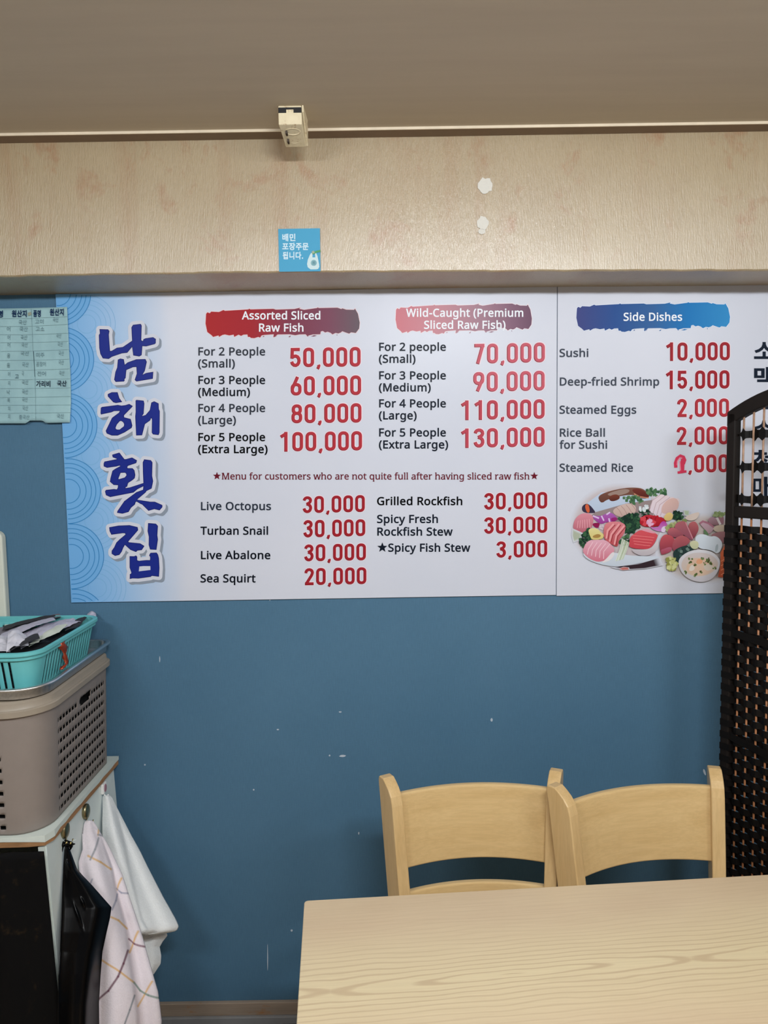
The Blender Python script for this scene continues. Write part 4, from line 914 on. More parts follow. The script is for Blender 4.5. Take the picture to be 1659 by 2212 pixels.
KOR = """
배|920|82,741,82,148,428,148,428,741,351,741,351,521,161,521,161,741;161,454,351,454,351,216,161,216;538,808,538,-32,617,-32,617,400,739,400,739,-78,819,-78,819,827,739,827,739,469,617,469,617,808
민|920|97,748,97,327,519,327,519,748;438,681,438,394,178,394,178,681;708,826,708,176,791,176,791,826;210,238,210,-48,819,-48,819,20,293,20,293,238
포|920|124,376,124,310,416,310,416,104,50,104,50,34,870,34,870,104,498,104,498,310,791,310,791,376,652,376,652,672,793,672,793,740,122,740,122,672,262,672,262,376;345,672,570,672,570,376,345,376
장|920|464,257,305,237,202,181,166,91,202,1,305,-56,464,-76,623,-56,724,1,760,91,724,181,623,237;464,191,579,179,653,145,679,91,653,36,579,2,464,-10,348,2,274,36,248,91,274,145,348,179;71,760,71,692,273,692,273,656,244,533,165,431,46,363,88,297,228,384,316,519,402,401,535,324,574,389,459,452,383,545,356,657,356,692,555,692,555,760;669,827,669,282,752,282,752,528,885,528,885,597,752,597,752,827
주|920|127,770,127,704,412,704,412,699,366,588,250,501,98,454,130,388,265,428,380,499,458,595,537,499,652,428,788,388,819,454,667,501,551,588,505,699,505,704,789,704,789,770;50,312,50,244,416,244,416,-77,498,-77,498,244,867,244,867,312
문|920|155,784,155,467,762,467,762,784;681,718,681,533,236,533,236,718;49,365,49,297,424,297,424,114,506,114,506,297,869,297,869,365;153,201,153,-58,778,-58,778,10,236,10,236,201
됩|920|708,826,708,306,791,306,791,826;199,265,199,-66,791,-66,791,265,710,265,710,170,281,170,281,265;281,106,710,106,710,2,281,2;134,782,134,496,308,496,308,398,53,395,65,327,340,334,640,365,635,424,391,402,391,496,568,496,568,562,217,562,217,714,560,714,560,782
니|920|708,827,708,-78,790,-78,790,827;107,227,107,155,181,155,397,165,625,199,614,269,397,237,189,227,189,738,107,738
다|920|662,827,662,-79,745,-79,745,401,893,401,893,470,745,470,745,827;89,739,89,147,160,147,385,153,588,177,578,248,385,224,171,217,171,671,508,671,508,739
소|920|415,328,415,108,50,108,50,40,870,40,870,108,497,108,497,328;412,766,412,697,362,556,239,446,82,386,118,317,254,366,373,452,456,568,539,452,658,366,795,317,831,386,674,446,550,556,499,697,499,766
맥|920|206,238,206,170,730,170,730,-78,812,-78,812,238;90,749,90,356,439,356,439,749;361,684,361,421,168,421,168,684;539,809,539,294,617,294,617,526,733,526,733,288,812,288,812,826,733,826,733,594,617,594,617,809
복|920|141,204,141,137,683,137,683,-78,766,-78,766,204;240,639,678,639,678,534,240,534;158,806,158,467,417,467,417,360,50,360,50,292,867,292,867,360,500,360,500,467,760,467,760,806,678,806,678,703,240,703,240,806
숙|920|416,815,416,774,369,666,252,581,97,535,128,470,263,508,379,575,459,666,539,575,654,509,789,470,820,535,666,582,548,666,501,774,501,815;141,217,141,150,683,150,683,-78,766,-78,766,217,499,217,499,331,867,331,867,399,50,399,50,331,417,331,417,217
청|920|496,255,335,236,231,179,195,90,231,0,335,-56,496,-76,657,-56,761,0,797,90,761,179,657,236;496,190,614,178,689,144,715,90,689,36,614,1,496,-11,379,1,304,36,277,90,304,144,379,178;276,831,276,718,75,718,75,651,276,651,276,634,247,518,169,422,52,358,92,293,231,375,319,504,408,390,546,317,585,382,467,440,387,528,358,634,358,651,558,651,558,718,359,718,359,831;711,827,711,569,530,569,530,501,711,501,711,279,794,279,794,827
매|920|82,722,82,165,427,165,427,722;349,656,349,231,160,231,160,656;538,808,538,-32,617,-32,617,400,739,400,739,-78,819,-78,819,827,739,827,739,469,617,469,617,808
명|920|423,691,423,423,173,423,173,691;496,265,335,245,231,186,195,94,231,2,335,-56,496,-76,657,-56,761,2,797,94,761,186,657,245;496,200,613,187,688,151,715,94,688,37,613,2,496,-11,379,2,304,37,277,94,304,151,379,187;711,613,711,501,504,501,504,613;92,758,92,356,504,356,504,433,711,433,711,292,794,292,794,827,711,827,711,680,504,680,504,758
원|920|339,790,223,770,145,715,117,632,145,549,223,494,339,475,455,494,533,549,561,632,533,715,455,770;339,728,442,702,482,632,442,563,339,537,235,563,195,632,235,702;56,340,306,344,306,170,389,170,389,349,634,375,628,435,327,413,45,408;523,292,523,232,707,232,707,139,790,139,790,826,707,826,707,292;173,206,173,-58,812,-58,812,10,256,10,256,206
산|920|272,772,272,661,244,529,166,421,46,350,91,284,229,374,316,513,403,388,535,306,577,372,461,439,382,539,354,658,354,772;669,827,669,159,752,159,752,480,885,480,885,550,752,550,752,827;190,223,190,-58,792,-58,792,10,274,10,274,223
지|920|707,827,707,-78,790,-78,790,827;79,734,79,665,289,665,289,551,256,395,170,256,50,162,98,96,238,215,332,394,426,228,568,118,614,184,492,271,406,401,373,551,373,665,584,665,584,734
품|920|686,151,686,2,231,2,231,151;150,217,150,-66,767,-66,767,217,499,217,499,323,867,323,867,390,50,390,50,323,417,323,417,217;129,542,129,474,786,474,786,542,653,542,653,730,789,730,789,798,126,798,126,730,262,730,262,542;345,730,570,730,570,542,345,542
국|920|135,228,135,161,686,161,686,-78,769,-78,769,228,500,228,500,393,870,393,870,461,741,461,761,604,764,718,764,784,154,784,154,716,682,716,679,604,658,461,50,461,50,393,417,393,417,228
가|920|662,827,662,-77,745,-77,745,391,889,391,889,460,745,460,745,827;97,730,97,661,429,661,375,461,250,292,55,158,101,94,289,219,416,370,489,543,512,730
리|920|709,827,709,-79,791,-79,791,827;100,743,100,675,434,675,434,487,102,487,102,140,177,140,402,146,632,173,624,241,401,216,186,209,186,420,518,420,518,743
비|920|707,827,707,-79,790,-79,790,827;101,750,101,139,527,139,527,750,445,750,445,512,184,512,184,750;184,446,445,446,445,208,184,208
전|920|711,826,711,577,529,577,529,509,711,509,711,163,794,163,794,826;217,222,217,-58,819,-58,819,10,299,10,299,222;79,753,79,685,280,685,280,641,251,517,171,414,53,345,96,278,235,367,323,504,409,380,541,299,583,365,468,431,392,528,364,641,364,685,562,685,562,753
어|920|291,683,368,653,419,569,438,442,419,314,368,230,291,200,215,230,164,314,145,442,164,569,215,653;712,827,712,482,515,482,479,628,401,723,291,757,174,718,95,609,66,442,95,274,174,165,291,126,403,162,481,261,515,415,712,415,712,-79,794,-79,794,827
고|920|137,736,137,668,687,668,687,647,683,467,653,238,737,228,766,464,770,647,770,736;368,441,368,118,50,118,50,49,867,49,867,118,450,118,450,441
미|920|101,738,101,149,517,149,517,738;437,672,437,216,183,216,183,672;707,827,707,-79,790,-79,790,827
낙|920|167,257,167,189,669,189,669,-78,752,-78,752,257;669,827,669,307,752,307,752,534,885,534,885,603,752,603,752,827;93,442,93,372,165,372,369,380,587,412,577,480,370,450,176,442,176,775,93,775
꼼|920|152,246,152,-66,765,-66,765,246;683,180,683,2,233,2,233,180;469,788,469,722,694,722,668,487,748,478,771,638,774,748,774,788;435,584,435,413,51,413,51,344,866,344,866,413,517,413,517,584;121,788,121,722,314,722,305,625,273,489,353,478,390,647,395,757,395,788
중|920|458,177,624,153,684,83,624,13,458,-12,292,13,232,83,292,153;50,404,50,336,417,336,417,241,272,218,180,164,148,83,185,-4,291,-57,458,-76,624,-57,730,-4,767,83,735,164,643,218,499,241,499,336,867,336,867,404;125,785,125,718,405,718,357,627,244,560,96,524,125,458,267,492,384,554,458,642,534,554,650,492,792,458,822,524,673,560,560,627,512,718,793,718,793,785
음|920|458,807,289,786,179,728,140,635,179,543,289,485,458,465,628,485,737,543,776,635,737,728,628,786;458,741,582,728,662,692,691,635,662,579,582,544,458,531,334,544,254,579,225,635,254,692,334,728;150,232,150,-66,767,-66,767,232;686,165,686,2,231,2,231,165;50,388,50,320,867,320,867,388
곰|920|150,253,150,-66,765,-66,765,253;684,187,684,2,231,2,231,187;147,786,147,720,681,720,681,711,678,604,657,481,739,472,760,599,763,711,763,786;386,594,386,420,51,420,51,353,866,353,866,420,468,420,468,594
"""
# ------------------------------------------------------------------ lettering tools
def parse(s):
    d = {}
    for ln in s.strip('\n').split('\n'):
        ch, adv, body = ln[0], ln[2:].split('|')[0], ln[2:].split('|')[1]
        cs = []
        for c in body.split(';'):
            if not c: continue
            v = [int(q) for q in c.split(',')]
            cs.append([(v[i], v[i + 1]) for i in range(0, len(v), 2)])
        d[ch] = (int(adv), cs)
    return d
GL, GK = parse(LAT), parse(KOR)

def star():
    c = []
    for k in range(10):
        r = 430 if k % 2 == 0 else 175
        a = math.pi / 2 + k * math.pi / 5
        c.append((480 + r * math.cos(a), 370 + r * math.sin(a)))
    return (960, [c])
GL['*'] = star()

def sarea(c):
    return 0.5 * sum(a[0] * b[1] - b[0] * a[1] for a, b in zip(c, c[1:] + c[:1]))

def fatten(cs, d):
    """push each outline outwards by d (holes inwards)"""
    if not cs or not d: return cs
    big = max(cs, key=lambda c: abs(sarea(c)))
    sg = 1 if sarea(big) > 0 else -1
    out = []
    for c in cs:
        n = len(c); r = []
        for i in range(n):
            p0, p, p1 = Vector(c[i - 1]), Vector(c[i]), Vector(c[(i + 1) % n])
            e0, e1 = (p - p0), (p1 - p)
            if e0.length < 1e-6 or e1.length < 1e-6: r.append(tuple(p)); continue
            e0.normalize(); e1.normalize()
            n0, n1 = Vector((e0.y, -e0.x)) * sg, Vector((e1.y, -e1.x)) * sg
            b = n0 + n1
            if b.length < 0.3: b = n0
            b.normalize()
            k = d / max(0.45, b.dot(n0))
            r.append((p.x + b.x * k, p.y + b.y * k))
        out.append(r)
    return out

def serif_bars(ch, cs, d):
    """slab feet and left-hand flags for the notice's serif face"""
    bars = []
    for c in cs:
        n = len(c)
        for i in range(n):
            a, b = c[i], c[(i + 1) % n]
            w = abs(a[0] - b[0])
            if abs(a[1] - b[1]) <= 3 and 60 < w < 135:
                y = (a[1] + b[1]) / 2; x0, x1 = min(a[0], b[0]), max(a[0], b[0])
                if abs(y) < 14 and ch not in 'tu': bars.append((x0 - 62, 0, x1 + 62, 52))
                elif ch in 'Mhnmrilkd' and (abs(y - 536) < 14 or y > 690): bars.append((x0 - 72, y - 52, x1 + (60 if ch == 'M' else 0), y))
                elif ch == 'u' and abs(y - 536) < 14: bars.append((x0 - 66, y - 52, x1, y))
                elif ch in 'vw' and abs(y - 536) < 14: bars.append((x0 - 40, y - 45, x1 + 40, y))
                elif ch in 'pq' and y < -150: bars.append((x0 - 55, y, x1 + 55, y + 50))
    if ch in 'vw': bars += [(-20, 490, 150, 536)]
    return bars

def glyph_run(text, G=None, bold=0, serif=False):
    """list of (contours) in em/1000 units and the ink extents"""
    x, out = 0, []
    for ch in text:
        adv, cs = (G or GL).get(ch) or GL.get(ch) or GK[ch]
        k = x + bold * 0.6
        if cs:
            out.append([[(px + k, py) for px, py in c] for c in fatten(cs, bold)])
            if serif and ch.isalpha():
                for (a, b, c2, d2) in serif_bars(ch, cs, bold):
                    out.append([[(a + k, b), (c2 + k, b), (c2 + k, d2), (a + k, d2)]])
        x += adv + bold * 1.2
    xs = [p[0] for g in out for c in g for p in c]
    return out, min(xs), max(xs)

def triangles(g):
    """triangulate one group of outlines with holes"""
    flat = [Vector((p[0], p[1])) for cc in g for p in cc]
    fs, k = [], 0
    for cc in g:
        fs.append(list(range(k, k + len(cc)))); k += len(cc)
    r = delaunay_2d_cdt(flat, [], fs, 2, 1e-6)
    return [(v.x, v.y) for v in r[0]], [tuple(t) for t in r[2]]

def fill(mb, groups, fn, col=None):
    for g in groups:
        vs, tri = triangles(g)
        mb.add([fn(x, y) for x, y in vs], tri, col)

def fat_outline(mb, pts, hw, fn, nseg=14):
    """closed fat pen line; each piece lies a few microns over the one before"""
    n = len(pts)
    def put(ps):
        k = mb.k = getattr(mb, 'k', 0) + 1
        mb.add([Vector(fn(*p)) - Vector((0, 2.6e-6 * k, 0)) for p in ps], [tuple(range(len(ps)))])
    for i in range(n):
        a, b = Vector(pts[i]), Vector(pts[(i + 1) % n]); d = b - a
        if d.length < 1e-9: continue
        d.normalize(); q = Vector((-d.y, d.x)) * hw
        put([a + q, a - q, b - q, b + q])
        put([(a.x + hw * math.cos(t * 2 * math.pi / nseg), a.y + hw * math.sin(t * 2 * math.pi / nseg)) for t in range(nseg)])

def stroke(mb, pts, hw, fn, closed=False, ext=0.0, lift=0.0, nseg=None):
    """mitred flat pen line of half width hw through pts"""
    P = [Vector(p) for p in pts]; n = len(P)
    if ext and not closed:
        P[0] = P[0] + (P[0] - P[1]).normalized() * ext; P[-1] = P[-1] + (P[-1] - P[-2]).normalized() * ext
    A, B = [], []
    for i in range(n):
        e0 = (P[i] - P[i - 1]) if (closed or i > 0) else (P[1] - P[0])
        e1 = (P[(i + 1) % n] - P[i]) if (closed or i < n - 1) else e0
        e0, e1 = e0.normalized(), e1.normalized()
        n0, n1 = Vector((-e0.y, e0.x)), Vector((-e1.y, e1.x))
        b = (n0 + n1)
        b = b.normalized() if b.length > 0.2 else n0
        k = hw / max(0.5, b.dot(n0))
        A.append(P[i] + b * k); B.append(P[i] - b * k)
    l = Vector((0, lift, 0))
    mb.add([Vector(fn(*p)) - l for p in A] + [Vector(fn(*p)) - l for p in B],
           [(i, (i + 1) % n, n + (i + 1) % n, n + i) for i in range(n if closed else n - 1)])

def arc(cx, cy, rx, ry, a0, a1, n=8):
    return [(cx + rx * math.cos(math.radians(a0 + (a1 - a0) * k / n)), cy + ry * math.sin(math.radians(a0 + (a1 - a0) * k / n))) for k in range(n + 1)]
# price numerals: pen paths in a cell 0.55 wide and 1 high, (path, closed)
H_ = 0.082
DIG = {
    '0': [(rrect(H_, H_, 0.55 - H_, 1 - H_, 0.17), True)],
    '1': [([(0.345, 1.0), (0.345, 0.0)], False), ([(0.09, 0.76), (0.36, 0.925)], False)],
    '2': [(arc(0.275, 0.735, 0.19, 0.183, 185, -25) + [(0.40, 0.55), (0.115, 0.10)], False), ([(0.045, H_), (0.52, H_)], False)],
    '3': [(arc(0.275, 0.745, 0.185, 0.173, 175, -60, 9) + [(0.24, 0.535)], False), ([(0.24, 0.535)] + arc(0.275, 0.30, 0.192, 0.218, 62, -172, 10), False)],
    '5': [([(0.49, 0.918), (0.125, 0.918), (0.105, 0.46)], False), ([(0.10, 0.50)] + arc(0.275, 0.335, 0.192, 0.245, 112, -165, 10), False)],
    '6': [(rrect(H_, H_, 0.55 - H_, 0.57, 0.17), True), ([(0.10, 0.40), (0.345, 0.96)], False)],
    '7': [([(0.05, 0.918), (0.535, 0.918)], False), ([(0.462, 0.93), (0.205, 0.0)], False)],
    '8': [(rrect(H_, H_, 0.55 - H_, 0.525, 0.17), True), (rrect(H_ + 0.015, 0.525, 0.535 - H_, 1 - H_, 0.16), True)],
    '9': [(rrect(H_, 0.43, 0.55 - H_, 1 - H_, 0.17), True), ([(0.45, 0.60), (0.205, 0.04)], False)],
    ',': [([(0.10, 0.10), (0.115, 0.06), (0.085, -0.04), (0.05, -0.09)], False)],
}
ADV = {',': 0.325}

YS = -0.0062        # printed face of the menu boards
def on_sign(dy):
    return lambda px, py: at(px, py, 1, YS - dy)

M_INK = {}
def get_ink(rgb):
    if rgb not in M_INK: M_INK[rgb] = ink('ink_%02x%02x%02x' % rgb, rgb)
    return M_INK[rgb]

def text_line(parent, name, text, x0, x1, base, rgb, em=23.4, bold=23, serif=False, G=None, dy=0.0011, surf=None):
    gs, a, b = glyph_run(text, G, bold, serif)
    s = (x1 - x0) / (b - a); f = (surf or on_sign)(dy)
    mb = MB()
    fill(mb, gs, lambda x, y: f(x0 + (x - a) * s, base - y * em / 1000.0))
    return obj(name, mb, get_ink(rgb), parent)

M_PINKHALO, M_DARKRED = ink('price_halo', (238, 214, 222), 1.08), ink('price_edge', (118, 36, 46))
M_RED = {}
def price(parent, text, q, rgb, skip=0):
    """q: left x, right x, top/bottom at the left, top/bottom at the right"""
    xl, xr, tl, bl, tr, br = q
    xs, x = [], 0.0
    for ch in text:
        xs.append(x); x += ADV.get(ch, 0.68)
    x0 = 0.06 if text[0] == '1' else 0.0
    W = x - 0.13
    def mk(dx, dyp, dy):
        f = on_sign(dy)
        def g(u, v):
            t = (u - x0) / (W - x0)
            top, bot = tl + (tr - tl) * t, bl + (br - bl) * t
            return f(xl + (xr - xl) * t + dx, bot + (top - bot) * v + dyp)
        return g
    if rgb not in M_RED: M_RED[rgb] = ink('price_red_%02x' % rgb[0], rgb)
    for nm, hw, mat_, dx, dyp, dy in (('price_halo', 0.118, M_PINKHALO, 0, 0, 0.0004), ('price_edge', H_ + 0.004, M_DARKRED, -0.4, 0.3, 0.0007), ('price', H_ - 0.012, M_RED[rgb], 0.25, -0.15, 0.0010)):
        mb = MB(); g = mk(dx, dyp, dy)
        for ch, ox in list(zip(text, xs))[skip:]:
            for pi, (path, cl) in enumerate(DIG[ch]):
                h = hw if ch != ',' else hw * 0.9
                stroke(mb, [(p[0] + ox, p[1]) for p in path], h, g, cl, ext=max(0.0, hw - H_) + (0.012 if nm == 'price_edge' else 0), lift=4e-6 * (pi + 2 * (ch == '1')))
        o = obj(nm, mb, mat_, parent if nm == 'price_halo' else holder)
        if nm == 'price_halo':
            holder = parent
            o.name = 'price_outline'
        elif nm == 'price_edge': o.name = 'price_edge'

# ------------------------------------------------------------------ main menu board
LEFTX, RIGHTX, TOPZ, BOTZ = -0.857, 0.4655, 2.0462, 1.2215
m = NT('menu_board_print'); m.set(0.32, 0, 0.2)
sx = m.n('ShaderNodeSeparateXYZ'); m.l(m.coord(), sx.inputs[0])
dd = m.math('ADD', sx.outputs[0], m.math('MULTIPLY', sx.outputs[2], 0.02))
mr = m.n('ShaderNodeMapRange'); mr.inputs[1].default_value = 0.0; mr.inputs[2].default_value = 0.34; m.l(dd, mr.inputs[0])
nz = m.noise(m.coord(), 2.5, 3)
wht = m.ramp(nz, [(0.3, alb((203, 207, 219))), (0.7, alb((208, 211, 222)))])
cbl = m.ramp(mr.outputs[0], [(0.0, alb((112, 172, 222))), (0.35, alb((140, 184, 226))), (0.62, alb((172, 196, 224))), (0.95, alb((204, 208, 220)))])
fac = m.ramp(mr.outputs[0], [(0.85, (0, 0, 0)), (1.0, (1, 1, 1))])
m.base(m.mix(fac, cbl, wht)); M_BOARD = m.mat
M_BOARDEDGE = ink('board_edge', (150, 156, 170))
sign = thing('menu_board', (LEFTX, 0, BOTZ), 'long white menu board with blue wave edge and big blue Korean title on the wall', 'menu board')
q = MB(); q.box((LEFTX, YS, BOTZ), (RIGHTX, -0.0008, TOPZ))
obj('panel', q, M_BOARD, sign, bevel=0.0006, segs=1)

def clip_ok(p): return p.x > LEFTX + 0.0005 and p.z < TOPZ - 0.0005 and p.z > BOTZ + 0.0005
def rings(name, centres, radii, hw, rgb, dy, discs=None):
    mb = MB(); f = on_sign(dy)
    for cx, cy in centres:
        for r in radii:
            N = 96
            for k in range(N):
                a0, a1 = k * 2 * math.pi / N, (k + 1) * 2 * math.pi / N
                ps = [f(cx + (r + s_ * hw) * math.cos(a), cy + (r + s_ * hw) * math.sin(a)) for a, s_ in ((a0, -1), (a0, 1), (a1, 1), (a1, -1))]
                if all(clip_ok(p) for p in ps): mb.add(ps, [(0, 1, 2, 3)])
    return obj(name, mb, ink('ink_' + name, rgb), sign)
def discs(name, centres, r, rgb, dy):
    mb = MB(); f = on_sign(dy)
    for cx, cy in centres:
        N = 64; G = 14
        for j in range(G):
            for k in range(N):
                a0, a1 = k * 2 * math.pi / N, (k + 1) * 2 * math.pi / N; r0, r1 = r * j / G, r * (j + 1) / G
                ps = [f(cx + rr * math.cos(a), cy + rr * math.sin(a)) for a, rr in ((a0, r0), (a0, r1), (a1, r1), (a1, r0))]
                if all(clip_ok(p) for p in ps): mb.add(ps, [(0, 1, 2, 3)])
    return obj(name, mb, ink('ink_' + name, rgb), sign)
MC = [(126, 634), (132.5, 777), (139.5, 919), (147, 1061), (154, 1202), (160, 1343)]
FC = [(182, 690), (187, 841 - 141), (190, 841), (196, 984), (203, 1126), (210, 1270)]
rings('pale_wave_print', FC[1:], [62, 52, 42, 31, 20], 0.42, (118, 172, 214), 0.0002)
discs('wave_disc_print', MC, 70, (114, 172, 222), 0.0003)
rings('wave_print', MC, [70, 60, 50.5, 39, 26], 0.75, (58, 132, 190), 0.0005)

TITLE = [
    (10.37, 200, 690, [[[(160,222),(345,228),(372,260),(358,340),(385,710),(430,708),(545,640),(680,622),(890,480),(875,180),(910,125),(1075,105),(1095,140),(1085,470),(1130,492),(1145,445),(1185,428),(1355,403),(1412,440),(1410,530),(1390,548),(1200,598),(1110,592),(1095,795),(1045,825),(915,802),(888,605),(775,742),(655,755),(430,832),(360,880),(232,868),(178,770),(155,640),(145,350),(168,318)]],
        [[(570,905),(620,882),(695,895),(718,1025),(785,968),(980,898),(1180,892),(1210,950),(1165,1150),(1112,1245),(1200,1205),(1355,1178),(1345,1325),(985,1385),(948,1355),(995,1215),(985,1060),(905,1065),(752,1130),(735,1310),(705,1340),(715,1365),(700,1385),(520,1395),(488,1350),(515,1180),(555,1080)]]]),
    (10.37, 200, 840, [[[(345,120),(430,80),(555,80),(595,210),(655,290),(525,312),(465,295),(345,165)]],
        [[(190,425),(215,410),(565,365),(650,380),(735,370),(820,343),(895,388),(700,590),(700,640),(850,680),(885,820),(870,870),(715,970),(560,1040),(430,1040),(320,995),(300,940),(440,650),(590,540),(620,490),(480,492),(420,520),(190,568),(182,540)],
         [(510,870),(515,895),(540,915),(605,918),(705,840),(712,790),(690,745),(640,712),(605,720),(540,795)]],
        [[(968,265),(985,252),(1140,268),(1155,330),(1138,555),(1100,615),(1190,590),(1285,480),(1320,310),(1380,283),(1475,330),(1480,455),(1500,500),(1495,980),(1475,1030),(1355,1015),(1330,980),(1335,680),(1312,640),(1285,705),(1170,785),(1105,1035),(980,1040),(960,620),(970,520)]]]),
    (10.37, 210, 970, [[[(340,130),(495,85),(605,230),(640,232),(780,195),(885,255),(870,310),(690,370),(665,405),(680,432),(790,435),(830,480),(848,580),(835,650),(790,690),(690,755),(665,840),(630,850),(632,880),(730,865),(1040,765),(1030,550),(1025,300),(1055,235),(1200,255),(1232,300),(1225,600),(1248,720),(1215,880),(1100,935),(1085,965),(895,1125),(900,1140),(1190,1185),(1290,1185),(1455,1258),(1455,1300),(1395,1368),(1280,1340),(1150,1378),(1010,1240),(975,1225),(880,1170),(855,1190),(840,1240),(755,1310),(700,1405),(565,1442),(450,1425),(455,1395),(610,1170),(880,970),(1030,915),(1040,825),(900,895),(810,970),(290,1070),(200,1030),(180,950),(200,920),(380,900),(440,910),(465,870),(470,805),(370,800),(290,730),(300,660),(345,490),(400,450),(520,385),(520,368),(480,370),(430,385),(220,415),(150,385),(148,330),(165,285),(445,230),(440,215),(350,180)],
         [(470,660),(480,682),(620,640),(660,590),(650,545),(620,525),(520,530)]]]),
    (11.06, 220, 1120, [[[(180,215),(400,175),(660,165),(850,210),(862,275),(765,390),(625,550),(640,572),(915,600),(1010,660),(950,750),(850,760),(815,795),(685,745),(550,622),(505,700),(470,790),(415,865),(315,888),(240,840),(240,775),(300,690),(350,580),(430,500),(570,385),(560,350),(500,345),(230,382),(190,300)]],
        [[(1110,115),(1290,130),(1335,180),(1320,400),(1335,500),(1300,745),(1155,735),(1125,630),(1128,440),(1098,300)]],
        [[(668,905),(770,908),(815,890),(840,915),(838,1000),(885,1018),(1055,1000),(1155,1000),(1160,920),(1135,880),(1165,825),(1305,820),(1335,860),(1358,945),(1372,1180),(1360,1385),(1195,1365),(1165,1390),(870,1430),(735,1425),(670,1440),(675,1330),(700,1325),(710,1290),(668,1170)],
         [(890,1140),(985,1130),(1165,1130),(1168,1235),(875,1270)]]]),
]
for sc_, ox, oy, groups in TITLE:
    gg = [[[(ox + x / sc_, oy + y / sc_) for x, y in c] for c in g] for g in groups]
    for nm, rgb, dx, dyp, hw, dy in (('title_shade', (138, 148, 162), 5.2, 5.2, 7.6, 0.0007), ('title_outline', (206, 209, 220), 0, 0, 7.8, 0.0012)):
        mb = MB(); f = on_sign(dy); f2 = (lambda f, dx, dyp: (lambda x, y: f(x + dx, y + dyp)))(f, dx, dyp)
        fill(mb, gg, f2)
        for g in gg:
            for c in g: fat_outline(mb, c, hw, f2)
        obj(nm, mb, get_ink(rgb), sign)
    mb = MB(); fill(mb, [fatten(g, 0.5) for g in gg], on_sign(0.0018)); obj('title_edge', mb, get_ink((16, 20, 92)), sign)
    mb = MB(); fill(mb, [fatten(g, -0.55) for g in gg], on_sign(0.0022)); obj('title_letter', mb, get_ink((32, 46, 134)), sign)

BRUSH = [(62,95),(85,105),(100,88),(180,92),(225,72),(240,80),(480,66),(490,58),(500,66),(735,60),(760,68),(950,62),(1010,48),(1000,60),(1050,70),(1180,52),(1190,45),(1200,52),(1390,48),(1430,62),(1440,55),(1480,68),(1560,70),(1570,58),(1600,110),(1618,200),(1612,260),(1578,305),(1530,298),(1510,312),(1475,300),(1440,287),(1425,300),(1400,310),(1370,304),(1340,320),(1320,303),(1290,292),(1265,300),(1240,284),(1220,290),(1215,318),(1140,320),(1080,335),(1065,318),(1000,320),(960,328),(900,318),(780,320),(735,348),(740,318),(640,325),(615,330),(600,352),(580,345),(540,358),(505,355),(495,345),(475,345),(470,320),(430,322),(405,335),(380,322),(335,345),(330,322),(285,330),(240,320),(215,325),(180,345),(175,330),(120,345),(100,325),(60,295),(42,210),(48,110)]
FLECK = [[(888,346),(914,330),(906,348)], [(1118,340),(1150,328),(1182,331),(1150,341)], [(735,350),(760,333),(775,330),(752,345)], [(1075,340),(1092,332),(1095,340)], [(1380,325),(1388,318),(1390,332)], [(625,345),(640,332),(642,344)]]
def banner(parent, X0, X1, Y0, Y1, stops, halo):
    fx = lambda x: X0 + (x - 42) * (X1 - X0) / (1618 - 42)
    fy = lambda y: Y0 + (y - 45) * (Y1 - Y0) / (358 - 45)
    g = [[(fx(x), fy(y)) for x, y in BRUSH]]
    mb = MB(); f = on_sign(0.0003); fill(mb, [fatten(g, 1.1)], f)
    obj('banner_halo', mb, get_ink(halo), parent)
    m = NT('banner_gradient'); m.set(0.35, 0, 0.07)
    sx = m.n('ShaderNodeSeparateXYZ'); m.l(m.coord(), sx.inputs[0])
    mr = m.n('ShaderNodeMapRange'); m.l(sx.outputs[0], mr.inputs[0])
    mr.inputs[1].default_value = at(X0, 690, 1, YS).x - parent.location.x; mr.inputs[2].default_value = at(X1, 690, 1, YS).x - parent.location.x
    m.base(m.ramp(mr.outputs[0], [(p, alb(c)) for p, c in stops]))
    mb = MB(); f = on_sign(0.0006)
    fill(mb, [g] + [[[(fx(x), fy(y)) for x, y in c]] for c in FLECK], f)
    obj('heading_banner', mb, m.mat, parent)
banner(sign, 444, 777, 664, 730.5, [(0, (168, 34, 38)), (0.3, (160, 40, 48)), (0.55, (128, 62, 80)), (0.8, (124, 76, 94)), (1, (104, 92, 100))], (232, 205, 208))
banner(sign, 854.5, 1149, 655, 722, [(0, (204, 124, 134)), (0.3, (196, 138, 148)), (0.6, (165, 128, 142)), (0.85, (132, 98, 118)), (1, (112, 82, 102))], (240, 226, 230))
HEADC, G1, G2, G3, BK = (236, 240, 255), (46, 50, 60), (16, 20, 30), (0, 0, 2), (20, 27, 40)
L = [('heading_text', 'Assorted Sliced', 522.3, 692, 689.7, HEADC), ('heading_text', 'Raw Fish', 559.5, 655.5, 716, HEADC),
     ('heading_text', 'Wild-Caught (Premium', 877, 1130.4, 684, HEADC), ('heading_text', 'Sliced Raw Fish)', 916, 1092, 710, HEADC)]
for i, (a, b, xb, c) in enumerate((('2', '(Small)', 507.3, G1), ('3', '(Medium)', 540, G2), ('4', '(Large)', 509.6, G1), ('5', '(Extra Large)', 578, G3))):
    y = (767.5, 829.2, 889.7, 952.5)[i]
    L += [('dish_text', 'For %s People' % a, 428.4, 572.7, y, c), ('dish_text', b, 427.8, xb, y + 26, c)]
for i, (a, b, xb) in enumerate((('2 p', '(Small)', 897.5), ('3 P', '(Medium)', 930.5), ('4 P', '(Large)', 900), ('5 P', '(Extra Large)', 968))):
    y = (757.5, 819.2, 879.7, 942.5)[i]
    L += [('dish_text', 'For %seople' % a, 819, 963.2, y, BK), ('dish_text', b, 818.5, xb, y + 26, BK)]
